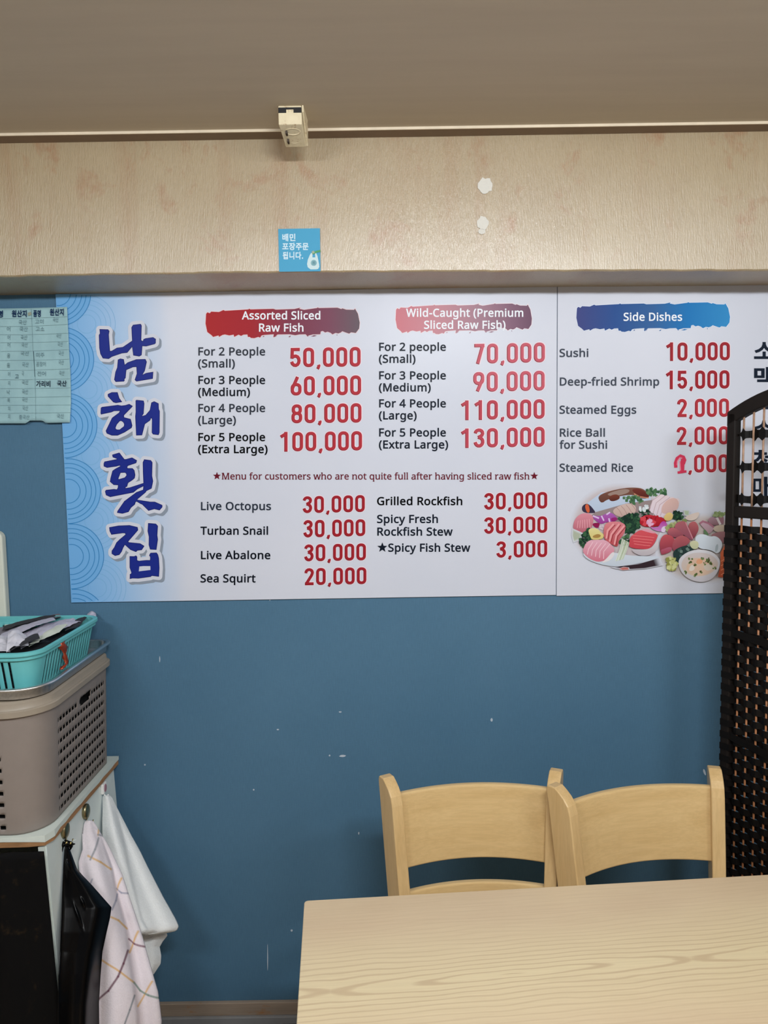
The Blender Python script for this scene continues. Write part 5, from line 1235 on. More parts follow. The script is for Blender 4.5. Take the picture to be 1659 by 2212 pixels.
L += [('dish_text', 'Live Octopus', 434, 585.5, 1101.6, (45, 52, 65)), ('dish_text', 'Turban Snail', 433, 579, 1154.8, G2), ('dish_text', 'Live Abalone', 434, 584, 1207.5, G2), ('dish_text', 'Sea Squirt', 433, 552, 1257.8, G2),
      ('dish_text', 'Grilled Rockfish', 814.5, 998.6, 1090.8, G3), ('dish_text', 'Spicy Fresh', 814.5, 946, 1129.4, BK), ('dish_text', 'Rockfish Stew', 815, 978, 1156.7, BK), ('dish_text', '*Spicy Fish Stew', 815, 1016, 1191.4, BK)]
for nm, t, x0, x1, y, c in L:
    text_line(sign, nm, t, x0, x1, y, c)
text_line(sign, 'notice_text', '*Menu for customers who are not quite full after having sliced raw fish*', 460, 1162.7, 1035.6, (104, 22, 38), em=19.6, bold=12, serif=True)
R1, R2, R3, R4 = (176, 52, 62), (196, 92, 106), (184, 70, 84), (158, 36, 46)
for t, qq, c in (('50,000', (626.6, 779.2, 751.5, 793, 749, 791.5), R1), ('60,000', (628.4, 780.3, 813, 854, 810.5, 853), R1), ('80,000', (630, 781, 873.5, 914, 870.5, 912.5), R1), ('100,000', (606, 782.3, 933.5, 975, 931, 972.5), R1),
                 ('70,000', (1023.3, 1177.3, 743, 785.5, 739.5, 782), R2), ('90,000', (1022.8, 1176.8, 803.8, 846.5, 800.5, 843), R2), ('110,000', (996.8, 1176.8, 865.7, 907, 862, 904), R3), ('130,000', (996.8, 1176.8, 926.3, 967, 921.5, 964.5), R3),
                 ('30,000', (654, 788.2, 1072, 1108.3, 1069, 1105.5), R4), ('30,000', (655.5, 789.2, 1123.3, 1161, 1121.3, 1157.5), R4), ('30,000', (657.3, 790.6, 1176, 1212.5, 1173.5, 1210), R4), ('20,000', (658, 791.6, 1227.3, 1264, 1225, 1261.3), R4),
                 ('30,000', (1046, 1182.3, 1065, 1101, 1062.3, 1098), R4), ('30,000', (1046, 1182.3, 1117.3, 1153, 1115, 1150.5), R4), ('3,000', (1072.5, 1182.3, 1169.5, 1204.5, 1166.3, 1203), R4)):
    price(sign, t, qq, c)

# ------------------------------------------------------------------ side dish board
YS2X0, YS2X1 = 0.4672, 1.32
side = thing('menu_board', (YS2X0, 0, 1.219), 'white side dish menu board with blue heading and food photo, right of the long one', 'menu board')
M_BOARD2 = NT('white_board_print'); M_BOARD2.set(0.32, 0, 0.2)
nz = M_BOARD2.noise(M_BOARD2.coord(), 2.5, 3)
M_BOARD2.base(M_BOARD2.ramp(nz, [(0.3, alb((206, 209, 220))), (0.7, alb((209, 212, 223)))])); M_BOARD2 = M_BOARD2.mat
q = MB(); q.box((YS2X0, YS, 1.219), (YS2X1, -0.0008, TOPZ + 0.0005)); obj('panel', q, M_BOARD2, side, bevel=0.0006, segs=1)
banner(side, 1245, 1577, 652.5, 717, [(0, (66, 72, 128)), (0.25, (44, 80, 142)), (0.5, (50, 96, 152)), (0.72, (26, 116, 182)), (1, (52, 140, 198))], (222, 230, 242))
GR = (64, 70, 82)
for nm, t, x0, x1, y, c in (('heading_text', 'Side Dishes', 1347, 1473.6, 692.7, HEADC), ('dish_text', 'Sushi', 1208.6, 1271, 770.7, GR), ('dish_text', 'Deep-fried Shrimp', 1209.3, 1424, 832.6, GR), ('dish_text', 'Steamed Eggs', 1208.6, 1374.6, 893.4, GR),
                            ('dish_text', 'Rice Ball', 1209.3, 1306.8, 942.9, GR), ('dish_text', 'for Sushi', 1208.6, 1311.6, 969, GR), ('dish_text', 'Steamed Rice', 1208.6, 1367.3, 1018.6, GR)):
    text_line(side, nm, t, x0, x1, y, c)
for t, qq, c, sk in (('10,000', (1440, 1576.8, 740, 779, 738.7, 777.8), R4, 0), ('15,000', (1439.4, 1576, 801, 840, 799.5, 839), R4, 0), ('2,000', (1463, 1575, 861.7, 900.5, 860.3, 900), R1, 0), ('2,000', (1462, 1574.5, 922, 960.8, 920.5, 959.3), R1, 0), ('2,000', (1461, 1574, 982.5, 1021, 981, 1019.5), R1, 1)):
    price(side, t, qq, c, sk)
mb = MB(); f = on_sign(0.0016)
c4 = lambda pts: [(1190 + x / 3.537, 620 + y / 3.537) for x, y in pts]
stroke(mb, c4([(955, 1380), (952, 1345), (965, 1310), (990, 1292), (1012, 1300), (1022, 1322), (1012, 1352)]), 3.6, f)
stroke(mb, c4([(1012, 1300), (1005, 1350), (1002, 1410)]), 4.6, f, lift=6e-6)
stroke(mb, c4([(968, 1418), (1000, 1414), (1036, 1408)]), 2.6, f, lift=12e-6)
obj('marker_numeral', mb, get_ink((212, 62, 92)), side)
mb = MB(); f = on_sign(0.0019)
stroke(mb, c4([(965, 1360), (968, 1330), (985, 1306), (1003, 1308)]), 1.2, f); stroke(mb, c4([(985, 1330), (990, 1402)]), 1.1, f)
obj('marker_numeral', mb, get_ink((232, 150, 170)), side)
for ch, x0, x1, yb, em in (('소', 1629, 1673, 780, 47), ('맥', 1629, 1673, 836, 47), ('복', 1629, 1673, 893, 45), ('숙', 1628, 1672, 952, 47), ('청', 1626, 1670, 1016, 47), ('매', 1625, 1669, 1073, 47)):
    text_line(side, 'drink_text', ch, x0, x1, yb - 4, (22, 32, 48), em=em, bold=26, G=GK)
# ------------------------------------------------------------------ printed food photo on the side dish board
def c7(pts): return [(1225 + x / 7.54, 1040 + y / 7.54) for x, y in pts]
def c8(pts): return [(1400 + x / 9.217, 1090 + y / 9.217) for x, y in pts]
WHITEP = alb((206, 209, 220))[:3]
class Print:
    def __init__(s): s.mb, s.k = MB(), 0
    def fn(s):
        s.k += 1
        return on_sign(0.0002 + 0.000018 * s.k)
    def soft(s, pts, rgb, edge=0.25, rgb2=None):
        """blob whose rim fades into the board, as the photo's vignette does"""
        f = s.fn(); c = alb(rgb)[:3]; c2 = alb(rgb2)[:3] if rgb2 else c
        cx = sum(p[0] for p in pts) / len(pts); cy = sum(p[1] for p in pts) / len(pts); n = len(pts)
        P, C = [f(cx, cy)], [c]
        for t, w in ((1 - edge, 0), (1 - edge * 0.66, 0.3), (1 - edge * 0.33, 0.75), (1, 1)):
            for p in pts:
                P.append(f(cx + (p[0] - cx) * t, cy + (p[1] - cy) * t))
                b = c2 if p[1] > cy else c
                C.append(tuple(b[i] * (1 - w) + WHITEP[i] * w for i in range(3)))
        F = [(0, 1 + j, 1 + (j + 1) % n) for j in range(n)]
        for r in range(3):
            o = 1 + r * n
            F += [(o + j, o + (j + 1) % n, o + n + (j + 1) % n, o + n + j) for j in range(n)]
        s.mb.add(P, F, C)
    def poly(s, pts, rgb, rgb2=None, rnd=0):
        f = s.fn(); c = alb(rgb)[:3]; c2 = alb(rgb2)[:3] if rgb2 else c
        if rnd:
            q = []
            for _ in range(2):
                q = []
                for a, b in zip(pts, pts[1:] + pts[:1]):
                    q += [(a[0] * .75 + b[0] * .25, a[1] * .75 + b[1] * .25), (a[0] * .25 + b[0] * .75, a[1] * .25 + b[1] * .75)]
                pts = q
        y0, y1 = min(p[1] for p in pts), max(p[1] for p in pts)
        pts, tri = triangles([pts])
        cols = []
        for p in pts:
            t = (p[1] - y0) / max(1e-6, y1 - y0); cols.append(tuple(c[i] * (1 - t) + c2[i] * t for i in range(3)))
        s.mb.add([f(*p) for p in pts], [tuple(t) for t in tri], cols)
    def line(s, pts, hw, rgb):
        n0 = len(s.mb.v); stroke(s.mb, pts, hw, s.fn())
        s.mb.c += [alb(rgb)[:3]] * (len(s.mb.v) - n0)
    def leaves(s, pts, n, cols, r0, r1):
        x0, x1 = min(p[0] for p in pts), max(p[0] for p in pts); y0, y1 = min(p[1] for p in pts), max(p[1] for p in pts)
        def inside(x, y):
            k = False
            for (ax, ay), (bx, by) in zip(pts, pts[1:] + pts[:1]):
                if (ay > y) != (by > y) and x < (bx - ax) * (y - ay) / (by - ay) + ax: k = not k
            return k
        for _ in range(n):
            x, y = random.uniform(x0, x1), random.uniform(y0, y1)
            if not inside(x, y): continue
            a = random.uniform(0, 6.28); r = random.uniform(r0, r1)
            s.k = s.k if random.random() < 0.7 else s.k - 1
            s.poly([(x + r * math.cos(a + t) * (1 if i % 2 else 0.78), y + r * math.sin(a + t) * (1 if i % 2 else 0.78)) for i, t in enumerate([k * 0.785 for k in range(8)])], random.choice(cols))
def ell(cx, cy, rx, ry, n=40): return [(cx + rx * math.cos(k * 2 * math.pi / n), cy + ry * math.sin(k * 2 * math.pi / n)) for k in range(n)]
P = Print()
P.soft(ell(1340, 1138, 110, 95), (192, 180, 182), 0.16)
P.soft(ell(1520, 1185, 105, 78), (196, 184, 178), 0.2)
P.poly(c7([(330, 350), (560, 180), (1340, 130), (1380, 400), (1100, 420), (470, 500)]), (190, 204, 224), (180, 194, 214))
P.poly(c7([(235, 400), (340, 345), (470, 500), (440, 520), (250, 510)]), (58, 50, 70), rnd=1)
P.poly(c7([(285, 385), (350, 360), (375, 505), (320, 510)]), (206, 96, 60), rnd=1)
P.poly(c7([(470, 498), (960, 360), (1400, 300), (1400, 700), (700, 700), (380, 560)]), (148, 132, 132))
P.poly(c7([(500, 240), (640, 170), (900, 110), (1100, 95), (1260, 120), (1360, 260), (1230, 290), (1080, 210), (850, 240), (640, 300), (580, 350), (530, 330)]), (122, 84, 70), (98, 60, 50), 1)
P.poly(c7([(640, 200), (900, 120), (1020, 130), (1010, 180), (860, 230), (700, 240)]), (152, 130, 120), None, 1)
P.poly(c7([(690, 240), (780, 205), (860, 230), (855, 290), (740, 330), (680, 300)]), (120, 62, 46), (84, 44, 38), 1)
P.line(c7([(1090, 200), (1180, 250), (1330, 268)]), 1.2, (196, 132, 104))
P.poly(c7([(1040, 130), (1180, 110), (1330, 210), (1340, 262), (1230, 250), (1110, 200)]), (112, 54, 46), (90, 38, 34), 1)
G_D, G_M = [(34, 62, 48), (44, 78, 56), (28, 50, 42), (58, 96, 66)], [(74, 112, 76), (96, 130, 92), (56, 92, 64)]
P.leaves(c7([(920, 260), (1180, 240), (1240, 330), (1100, 370), (930, 320)]), 60, G_M, 2, 4.5)
P.leaves(c7([(1270, 110), (1600, 130), (1640, 200), (1400, 260), (1320, 200)]), 70, G_M, 2, 5)
P.poly(c7([(740, 450), (960, 350), (1110, 380), (1130, 480), (1050, 560), (900, 590), (760, 540)]), (204, 182, 174), (190, 160, 152), 1)
for d in (0, 80, 160, 240): P.line(c7([(800 + d, 420 - d * 0.25), (850 + d, 470 - d * 0.2), (900 + d, 560 - d * 0.25)]), 0.6, (168, 136, 130))
P.leaves(c7([(1180, 480), (1340, 440), (1360, 540), (1220, 570)]), 40, G_D + [(212, 222, 218)], 2, 4)
P.leaves(c7([(1180, 410), (1330, 390), (1310, 460), (1200, 480)]), 30, [(222, 228, 232), (206, 214, 220)], 2, 4)
# pale sliced fillets
for i, (a, b) in enumerate((((1330, 480), (1520, 200)), ((1390, 520), (1600, 215)), ((1450, 550), (1680, 240)), ((1510, 560), (1760, 260)))):
    P.poly(c7([a, (a[0] + 60, a[1] - 190), b, (b[0] + 90, b[1] + 30), (b[0] + 40, b[1] + 180), (a[0] + 90, a[1] + 60)]), (222, 206, 210), (214, 200, 212), 1)
    P.line(c7([(a[0] + 10, a[1]), (a[0] + 60, a[1] - 170), (b[0] - 5, b[1] + 20)]), 0.7, (190, 164, 172))
P.poly(c7([(1530, 520), (1540, 400), (1640, 290), (1760, 260), (1830, 340), (1800, 470), (1650, 530)]), (216, 180, 172), (204, 172, 168), 1)
# pink fish, left
P.poly(c7([(90, 740), (130, 600), (240, 515), (380, 520), (440, 600), (400, 780), (260, 845), (120, 800)]), (214, 140, 154), (176, 98, 112), 1)
for d in range(6): P.line(c7([(180 + d * 36, 640 - d * 6), (165 + d * 42, 760)]), 0.55, (226, 168, 178))
P.soft(c7([(80, 760), (260, 840), (230, 950), (100, 1000), (70, 880)]), (170, 178, 158), 0.5)
# orchids
P.poly(c7([(390, 545), (540, 570), (640, 520), (720, 500), (830, 600), (760, 660), (640, 660), (560, 700), (470, 650)]), (168, 96, 178), (150, 60, 140), 1)
P.poly(c7([(700, 600), (800, 580), (830, 620), (740, 670)]), (146, 40, 108), None, 1); P.poly(c7([(400, 680), (540, 670), (520, 760), (450, 750)]), (138, 28, 78), None, 1)
for a, b in (((560, 560), (600, 640)), ((640, 540), (700, 500)), ((680, 600), (700, 680)), ((420, 560), (520, 600))): P.line(c7([a, b]), 1.6, (216, 190, 226))
P.leaves(c7([(540, 690), (600, 680), (600, 780), (520, 760)]), 14, [(206, 190, 200), (180, 170, 180)], 2, 4)
# parsley centre
P.poly(c7([(820, 600), (1050, 520), (1170, 540), (1200, 720), (1050, 860), (940, 840), (930, 700)]), (34, 60, 50), None, 1)
P.leaves(c7([(850, 600), (1050, 520), (1170, 540), (1200, 720), (1050, 860), (940, 840), (930, 700)]), 150, G_D, 2, 4.5)
P.leaves(c7([(230, 900), (330, 760), (420, 800), (380, 940), (250, 1120), (210, 1000)]), 90, G_D, 2.5, 5)
P.leaves(c7([(840, 960), (1030, 840), (1010, 1010), (900, 1060)]), 70, G_D + G_M, 2, 4)
# red flower
P.poly(c7([(1180, 640), (1230, 560), (1340, 540), (1420, 560), (1600, 600), (1620, 700), (1420, 740), (1260, 740), (1190, 700)]), (188, 44, 58), (160, 28, 44), 1)
P.leaves(c7([(1200, 600), (1420, 560), (1580, 620), (1400, 730), (1240, 720)]), 26, [(206, 70, 80), (150, 26, 40), (176, 36, 50)], 3, 6)
P.leaves(c7([(1280, 640), (1380, 610), (1400, 700), (1320, 740)]), 14, [(222, 170, 196), (206, 150, 190)], 3, 5)
P.poly(c7([(1330, 730), (1480, 760), (1530, 660), (1590, 640), (1650, 720), (1600, 820), (1440, 810)]), (176, 62, 156), (190, 130, 190), 1)
P.poly(c7([(1540, 740), (1620, 720), (1600, 830), (1530, 830)]), (218, 200, 224), None, 1)
# front plate
P.poly(c7([(240, 1130), (760, 1150), (1000, 1210), (1500, 1220), (1500, 1250), (1150, 1340), (800, 1390), (560, 1360), (300, 1260)]), (204, 212, 222), (190, 200, 212), 1)
P.soft(c7([(700, 1395), (1160, 1340), (1510, 1240), (1560, 1370), (1300, 1420), (1000, 1440), (800, 1425)]), (52, 40, 46), 0.3)
P.soft(c7([(830, 1420), (920, 1390), (1010, 1400), (1020, 1440), (900, 1450)]), (186, 110, 104), 0.3)
# three cut salmon pieces
P.poly(c7([(590, 930), (600, 720), (660, 660), (800, 650), (900, 670), (960, 720), (930, 860), (840, 950), (830, 1080), (700, 1010)]), (214, 130, 138), (176, 70, 76), 1)
for a, b, c_ in (((760, 690), (660, 800), (640, 930)), ((850, 690), (720, 860), (690, 980)), ((930, 720), (800, 880), (770, 1030))):
    P.line(c7([a, b, c_]), 1.8, (228, 158, 160)); P.line(c7([(a[0] + 26, a[1] + 16), (b[0] + 26, b[1] + 16), (c_[0] + 26, c_[1] + 10)]), 0.8, (150, 48, 56))
# lemon twist
P.poly(c7([(340, 790), (400, 755), (500, 770), (550, 830), (600, 860), (590, 930), (500, 950), (400, 950), (370, 880)]), (222, 212, 150), (206, 190, 118), 1)
P.poly(c7([(410, 890), (500, 850), (560, 880), (520, 920), (430, 920)]), (166, 130, 72), None, 1)
# front pink fish
P.poly(c7([(250, 1120), (330, 960), (480, 950), (640, 950), (770, 1080), (770, 1150), (680, 1260), (520, 1320), (380, 1270), (280, 1190)]), (222, 170, 186), (200, 110, 128), 1)
for d in range(5): P.line(c7([(420 + d * 70, 985 + d * 8), (350 + d * 62, 1100 + d * 10), (330 + d * 66, 1190 + d * 18)]), 0.8, (232, 192, 202))
P.poly(c7([(640, 1260), (740, 1140), (780, 1170), (720, 1280), (600, 1320), (560, 1320)]), (222, 216, 218), None, 1)
# sprouts
for d in range(9): P.line(c7([(900 + d * 14, 930 + d * 8), (860 + d * 14, 1110), (790 + d * 15, 1300 - d * 4)]), 0.75, random.choice([(214, 222, 208), (196, 208, 186), (180, 194, 164)]))
# red block of tuna
P.poly(c7([(1010, 1000), (1030, 900), (1110, 840), (1180, 790), (1260, 800), (1470, 850), (1480, 900), (1380, 1080), (1270, 1110), (1010, 1080)]), (206, 84, 92), (190, 66, 78), 1)
for d in range(4): P.line(c7([(1060 + 10 * d, 880 + d * 45), (1250, 895 + d * 48), (1420 - d * 22, 915 + d * 44)]), 0.7, (222, 120, 122))
P.poly(c7([(1190, 790), (1300, 770), (1470, 840), (1400, 850), (1280, 815)]), (216, 150, 166), None, 1)
P.poly(c7([(1050, 1100), (1270, 1110), (1380, 1080), (1480, 930), (1500, 1060), (1400, 1190), (1220, 1220), (1080, 1160)]), (206, 200, 204), (180, 172, 178), 1)
# second photo: tuna fan
P.leaves(c8([(340, 430), (560, 310), (800, 300), (720, 380), (420, 520), (330, 560)]), 60, [(156, 164, 110), (132, 146, 92), (176, 180, 130)], 2, 5)
P.leaves(c8([(500, 150), (680, 160), (700, 260), (560, 300), (490, 240)]), 50, G_D, 2, 5)
P.poly(c8([(310, 240), (400, 145), (500, 180), (490, 280), (400, 335), (320, 300)]), (222, 196, 130), (206, 176, 112), 1)
P.soft(c8([(700, 100), (830, 110), (820, 230), (720, 220)]), (172, 190, 160), 0.5)
P.poly(c8([(700, 250), (960, 150), (1040, 160), (960, 300), (820, 330)]), (216, 200, 190), None, 1)
RB = (152, 84, 96)
P.poly(c8([(790, 400), (880, 330), (960, 345), (1020, 480), (960, 600), (900, 690), (840, 560)]), (188, 104, 108), (132, 62, 76), 1)
P.poly(c8([(520, 450), (560, 360), (680, 325), (740, 330), (900, 680), (880, 720), (700, 600), (540, 470)]), (178, 104, 112), (146, 82, 102), 1)
P.line(c8([(745, 350), (820, 520), (890, 680)]), 1.2, (206, 140, 150))
P.poly(c8([(380, 550), (420, 470), (520, 450), (640, 540), (730, 610), (600, 650), (520, 660), (400, 590)]), (186, 104, 112), (140, 74, 90), 1)
P.poly(c8([(225, 800), (250, 680), (310, 600), (400, 590), (530, 660), (510, 800), (480, 900), (300, 990), (250, 980)]), (190, 86, 94), (128, 52, 70), 1)
P.poly(c8([(250, 900), (320, 880), (420, 840), (480, 860), (470, 930), (300, 1000), (255, 990)]), (178, 96, 118), (150, 62, 76), 1)
P.poly(c8([(480, 850), (500, 730), (560, 650), (700, 600), (860, 710), (780, 800), (560, 930), (500, 920)]), (188, 100, 106), (146, 74, 88), 1)
P.poly(c8([(500, 920), (640, 840), (820, 800), (950, 900), (760, 980), (640, 1080), (590, 1200), (500, 1030)]), (48, 68, 66), (40, 60, 60), 1)
P.leaves(c8([(540, 920), (820, 810), (900, 900), (640, 1050)]), 24, [(70, 96, 92), (116, 140, 132), (40, 58, 58)], 2, 4)
P.poly(c8([(1020, 380), (1070, 320), (1200, 350), (1330, 440), (1290, 520), (1200, 600), (1120, 480)]), (188, 160, 172), (170, 140, 148), 1)
P.line(c8([(1030, 375), (1090, 335), (1200, 370), (1310, 450)]), 2.2, (164, 108, 126))
P.poly(c8([(1170, 320), (1250, 240), (1350, 260), (1430, 400), (1300, 420)]), (172, 140, 152), (140, 104, 112), 1)
P.poly(c8([(1380, 230), (1500, 190), (1515, 400), (1430, 380)]), (150, 112, 122), None, 1)
P.line(c8([(1370, 260), (1440, 400)]), 2.5, (214, 204, 206))
P.leaves(c8([(1290, 180), (1420, 130), (1540, 170), (1420, 260), (1320, 230)]), 40, [(126, 146, 96), (150, 166, 120)], 2, 5)
P.poly(c8([(1280, 490), (1350, 410), (1550, 400), (1560, 520), (1380, 560)]), (206, 190, 170), (190, 174, 158), 1)
P.poly(c8([(1240, 600), (1400, 540), (1560, 530), (1570, 760), (1500, 780), (1300, 640)]), (160, 116, 120), (140, 100, 106), 1)
P.poly(c8([(1110, 480), (1160, 520), (1220, 610), (1140, 620), (1105, 560)]), (98, 126, 92), None, 1)
P.poly(c8([(1440, 960), (1540, 780), (1570, 760), (1560, 1460), (1390, 1440), (1440, 1200)]), (208, 112, 76), (180, 84, 58))
for d in range(4): P.line(c8([(1450, 1130 + d * 90), (1560, 1060 + d * 90)]), 0.9, (222, 140, 104))
P.poly(c8([(920, 690), (990, 590), (1130, 590), (1230, 640), (1340, 620), (1440, 690), (1490, 800), (1400, 1000), (1250, 900), (1000, 880)]), (216, 226, 236), (204, 214, 224), 1)
P.poly(c8([(1330, 900), (1350, 800), (1400, 780), (1390, 920), (1340, 950)]), (172, 186, 194), None, 1)
P.poly(c8([(810, 770), (900, 710), (1010, 740), (1000, 880), (880, 890)]), (216, 216, 178), (200, 206, 168), 1)
P.leaves(c8([(350, 1060), (500, 1040), (580, 1130), (570, 1260), (460, 1320), (380, 1240)]), 60, [(188, 190, 122), (164, 166, 96), (204, 206, 150), (142, 142, 76)], 3, 6)
# bowl
P.poly(c8([(600, 1200), (620, 1060), (800, 930), (1000, 890), (1250, 920), (1420, 1060), (1440, 1200), (1370, 1380), (1240, 1510), (1040, 1550), (840, 1500), (680, 1380)]), (226, 226, 232), (196, 192, 198), 1)
P.poly(c8([(650, 1220), (700, 1070), (850, 970), (1050, 950), (1250, 990), (1390, 1110), (1390, 1240), (1260, 1370), (1080, 1430), (880, 1420), (720, 1340)]), (214, 204, 204), (212, 190, 172), 1)
P.poly(c8([(740, 1300), (820, 1110), (960, 1050), (1200, 1090), (1330, 1200), (1260, 1340), (1060, 1420), (880, 1400)]), (226, 192, 168), (216, 188, 166), 1)
P.poly(c8([(950, 1130), (1010, 1070), (1090, 1110), (1080, 1170), (980, 1190)]), (228, 166, 130), None, 1)
P.poly(c8([(800, 1320), (860, 1180), (940, 1250), (900, 1320)]), (228, 218, 208), None, 1); P.poly(c8([(1100, 1200), (1260, 1170), (1320, 1260), (1200, 1330), (1110, 1280)]), (216, 204, 190), None, 1)
for x, y, r in ((830, 1110, 55), (1190, 1110, 42), (1140, 1160, 30), (1320, 1260, 36), (740, 1350, 24), (940, 1390, 36), (1070, 1335, 26), (935, 1200, 18), (1080, 1070, 18), (1250, 1170, 20)):
    P.leaves(c8(ell(x, y, r, r * 1.2, 10)), 8, [(98, 122, 70), (122, 140, 88), (84, 92, 54)], 1.5, 3)
obj('food_print', P.mb, M_VC, side)

# ------------------------------------------------------------------ blue sticker on the beam
SXC = at(646, 540, 1, YB)
stk = thing('sticker', tuple(at(646, 587, 1, YB)), 'square sky blue delivery sticker on the beam face', 'sticker')
def on_beam(dy): return lambda px, py: at(px, py, 1, YB - 0.0016 - dy)
f0, f1 = on_beam(0), on_beam(0.0006)
cs = [(601, 494.5), (691, 493), (692.5, 586), (603, 587)]
q = MB(); q.loft([[f0(*c) for c in cs], [f1(*c) for c in cs]], True, True, True)
obj('backing', q, ink('sticker_blue', (86, 168, 206), 0.92), stk)
for t, x0, x1, y, em in (('배민', 609.8, 638.2, 519.4, 17.2), ('포장주문', 609.8, 666.5, 538.6, 16.8), ('됩니다.', 610.6, 654.5, 558.5, 17.2)):
    GK['.'] = (300, [[(80, 0), (190, 0), (190, 110), (80, 110)]])
    text_line(stk, 'sticker_text', t, x0, x1, y, (205, 226, 236), em=em, bold=30, G=GK, dy=0.0009, surf=on_beam)
def cst(pts): return [(580 + x / 12.76, 480 + y / 12.76) for x, y in pts]
q = MB(); fill(q, [[cst([(1180, 840), (1215, 870), (1210, 970), (1290, 970), (1280, 860), (1315, 850), (1350, 940), (1375, 1060), (1395, 1160), (1400, 1230), (1370, 1285), (1320, 1300), (1160, 1300), (1080, 1240), (1062, 1150), (1085, 1030), (1140, 900)])]], on_beam(0.0010))
bag = obj('bag_print', q, ink('bag_white', (200, 220, 222)), stk)
q = MB(); fill(q, [[cst(ell(1248, 1120, 82, 84, 24))]], on_beam(0.0014)); obj('bag_badge', q, ink('bag_badge', (132, 172, 180)), bag)
q = MB(); f = on_beam(0.0017)
for a, b in (((1222, 1070), (1222, 1165)), ((1250, 1070), (1250, 1165)), ((1275, 1070), (1275, 1165)), ((1222, 1110), (1250, 1110))): stroke(q, cst([a, b]), 0.45, f)
obj('bag_badge_mark', q, ink('badge_mark', (92, 138, 148)), bag)
q = MB(); f = on_beam(0.0018)
stroke(q, cst([(1205, 862), (1260, 845), (1320, 815), (1380, 800), (1432, 788)]), 2.1, f); obj('handle_print', q, ink('handle_green', (86, 158, 108)), stk)
q = MB(); f = on_beam(0.0021)
stroke(q, cst([(1200, 840), (1262, 812)]), 2.6, f); obj('hand_print', q, ink('hand_tan', (160, 176, 150)), stk)

# ------------------------------------------------------------------ hand written origin list taped over the board's left edge
YP = -0.0105
def on_paper(dy): return lambda px, py: at(px, py, 1, YP - dy - 0.0035 * max(0.0, (py - 840) / 75) ** 2)
out = [(-60, 668), (0, 666.5), (70, 665.5), (145, 663), (146.5, 690), (149, 750), (152, 800), (153.2, 870), (151, 912.5), (99, 913.5), (92, 908.5), (64, 908.5), (57, 914.5), (0, 914.5), (-60, 914)]
lst = thing('origin_list', tuple(at(70, 914, 1, YP)), 'pale teal hand written paper table taped over the menu board upper left edge', 'paper')
q = MB(); f = on_paper(0)
top = lambda px: interp([(-60, 668), (0, 666.5), (70, 665.5), (145, 663), (160, 662.6)], px)
bot = lambda px: interp([(-60, 914), (0, 914.5), (57, 914.5), (64, 908.5), (92, 908.5), (99, 913.5), (160, 912.4)], px)
rt = lambda t: interp([(0, 145), (0.11, 146.5), (0.35, 149), (0.55, 152), (0.83, 153.4), (1, 151)], t)
NXp, NYp = 44, 30
for i in range(NXp + 1):
    for j in range(NYp + 1):
        t = j / NYp
        s = i / NXp
        px = -60 + (rt(t) + 60) * s
        py = top(px) + (bot(px) - top(px)) * t
        p = f(px, py); p.y += 0.0012 * noise.noise((px * 0.03, py * 0.02, 0)) - 0.0012 * math.exp(-((px - 73) / 3) ** 2)
        q.v.append(tuple(p))
for i in range(NXp):
    for j in range(NYp):
        a = i * (NYp + 1) + j; q.f.append((a, a + NYp + 1, a + NYp + 2, a + 1)); q.m.append(0)
m = NT('teal_paper'); m.set(0.75, 0, 0.2)
nz = m.noise(m.coord((1, 1, 0.6)), 14, 4)
m.base(m.ramp(nz, [(0.35, alb((138, 172, 178), 1.15)), (0.65, alb((152, 186, 190), 1.15))]))
obj('sheet', q, m.mat, lst, solid=0.0006, smooth=True)
c6 = lambda x, y: (x / 8.194, 655 + y / 8.194)
q = MB(); f = on_paper(0.0022)
for yl, yr in ((268, 235), (408, 372), (555, 530), (695, 675), (848, 820), (1010, 990), (1185, 1160), (1352, 1335), (1508, 1495), (1665, 1650), (1805, 1800), (1945, 1935)):
    stroke(q, [c6(-400, yl + 4), c6(560, yl), c6(1185 + yl * 0.04, yr)], 0.22, f)
for xs_ in ([(555, 105), (585, 845), (620, 1300), (632, 2080)],): stroke(q, [c6(*p) for p in xs_], 0.35, f)
obj('ruled_line', q, ink('ruled_line', (116, 146, 154)), lst)
q = MB(); f = on_paper(0.0024); stroke(q, [c6(592, 850), c6(605, 1050), c6(617, 1300)], 0.5, f); obj('fold_mark', q, ink('fold_mark', (44, 70, 80)), lst)
PEN, FAINT = (24, 48, 84), (114, 144, 152)
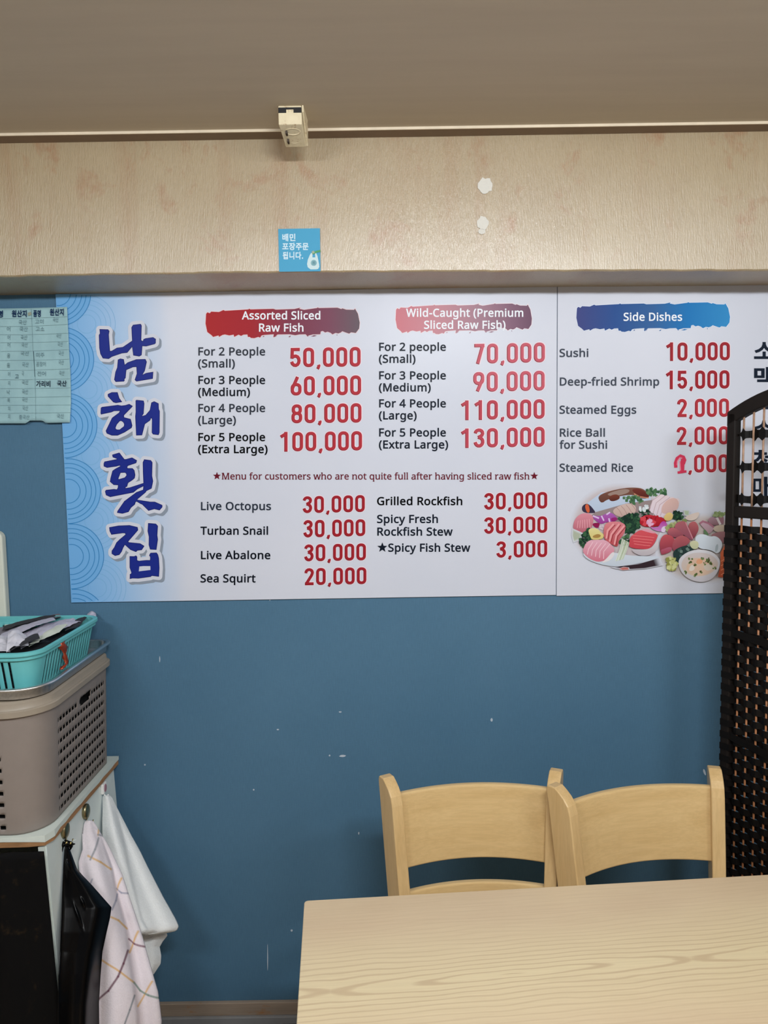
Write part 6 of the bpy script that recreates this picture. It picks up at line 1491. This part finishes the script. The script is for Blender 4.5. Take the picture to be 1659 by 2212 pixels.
def hand(t, x0, x1, yb, h, rgb, b):
    a = c6(x0, yb); bq = c6(x1, yb)
    text_line(lst, 'handwriting', t, a[0], bq[0], a[1], rgb, em=h / 8.194, bold=b, G=GK, dy=0.0026, surf=on_paper)
for t, x0, x1, yb in (('명', -40, 52, 238), ('원산지', 208, 472, 232), ('품명', 588, 722, 230), ('원산지', 880, 1128, 205)): hand(t, x0, x1, yb, 128, PEN, 34)
hand('가리비', 640, 890, 1470, 115, (30, 44, 62), 24); hand('국산', 1010, 1178, 1460, 110, (30, 44, 62), 22)
for t, x0, x1, yb in (('어', 120, 182, 490), ('국산', 330, 470, 370), ('국산', 345, 490, 490), ('국산', 365, 480, 640), ('국산', 380, 490, 770), ('국산', 365, 510, 920), ('국산', 390, 505, 1120), ('국', 385, 425, 1280), ('국산', 385, 500, 1430), ('국산', 390, 495, 1600), ('국산', 390, 490, 1740), ('국산', 395, 495, 1890), ('중국산', 335, 520, 2050),
                      ('고미', 620, 770, 360), ('감소', 630, 785, 490) if '감' in GK else ('고소', 630, 785, 490), ('국산', 935, 1035, 325), ('국산', 995, 1085, 610), ('국산', 1020, 1110, 760), ('미주', 640, 785, 950), ('국산', 1035, 1130, 920), ('꼼장어', 640, 810, 1110), ('국산', 1035, 1130, 1080), ('전어', 655, 810, 1280), ('국산', 1045, 1140, 1270), ('국산', 1005, 1130, 2030),
                      ('어', 130, 180, 640), ('어', 130, 178, 770), ('음', 125, 178, 960), ('음', 120, 175, 1130), ('어', 140, 180, 1290), ('지', 140, 180, 1450), ('낙', 120, 175, 1610), ('복', 130, 175, 1750), ('지', 140, 180, 1900), ('지', 140, 180, 2040), ('고', 265, 330, 1330)):
    hand(t, x0, x1, yb, 92, FAINT if t != '고' else (70, 100, 112), 6)
q = MB(); f = on_paper(0.0030)
q.add([f(*c6(*p)) for p in ((490, 170), (545, 150), (560, 200), (500, 225))], [(0, 1, 2, 3)])
obj('tape', q, ink('old_tape', (150, 156, 140)), lst)
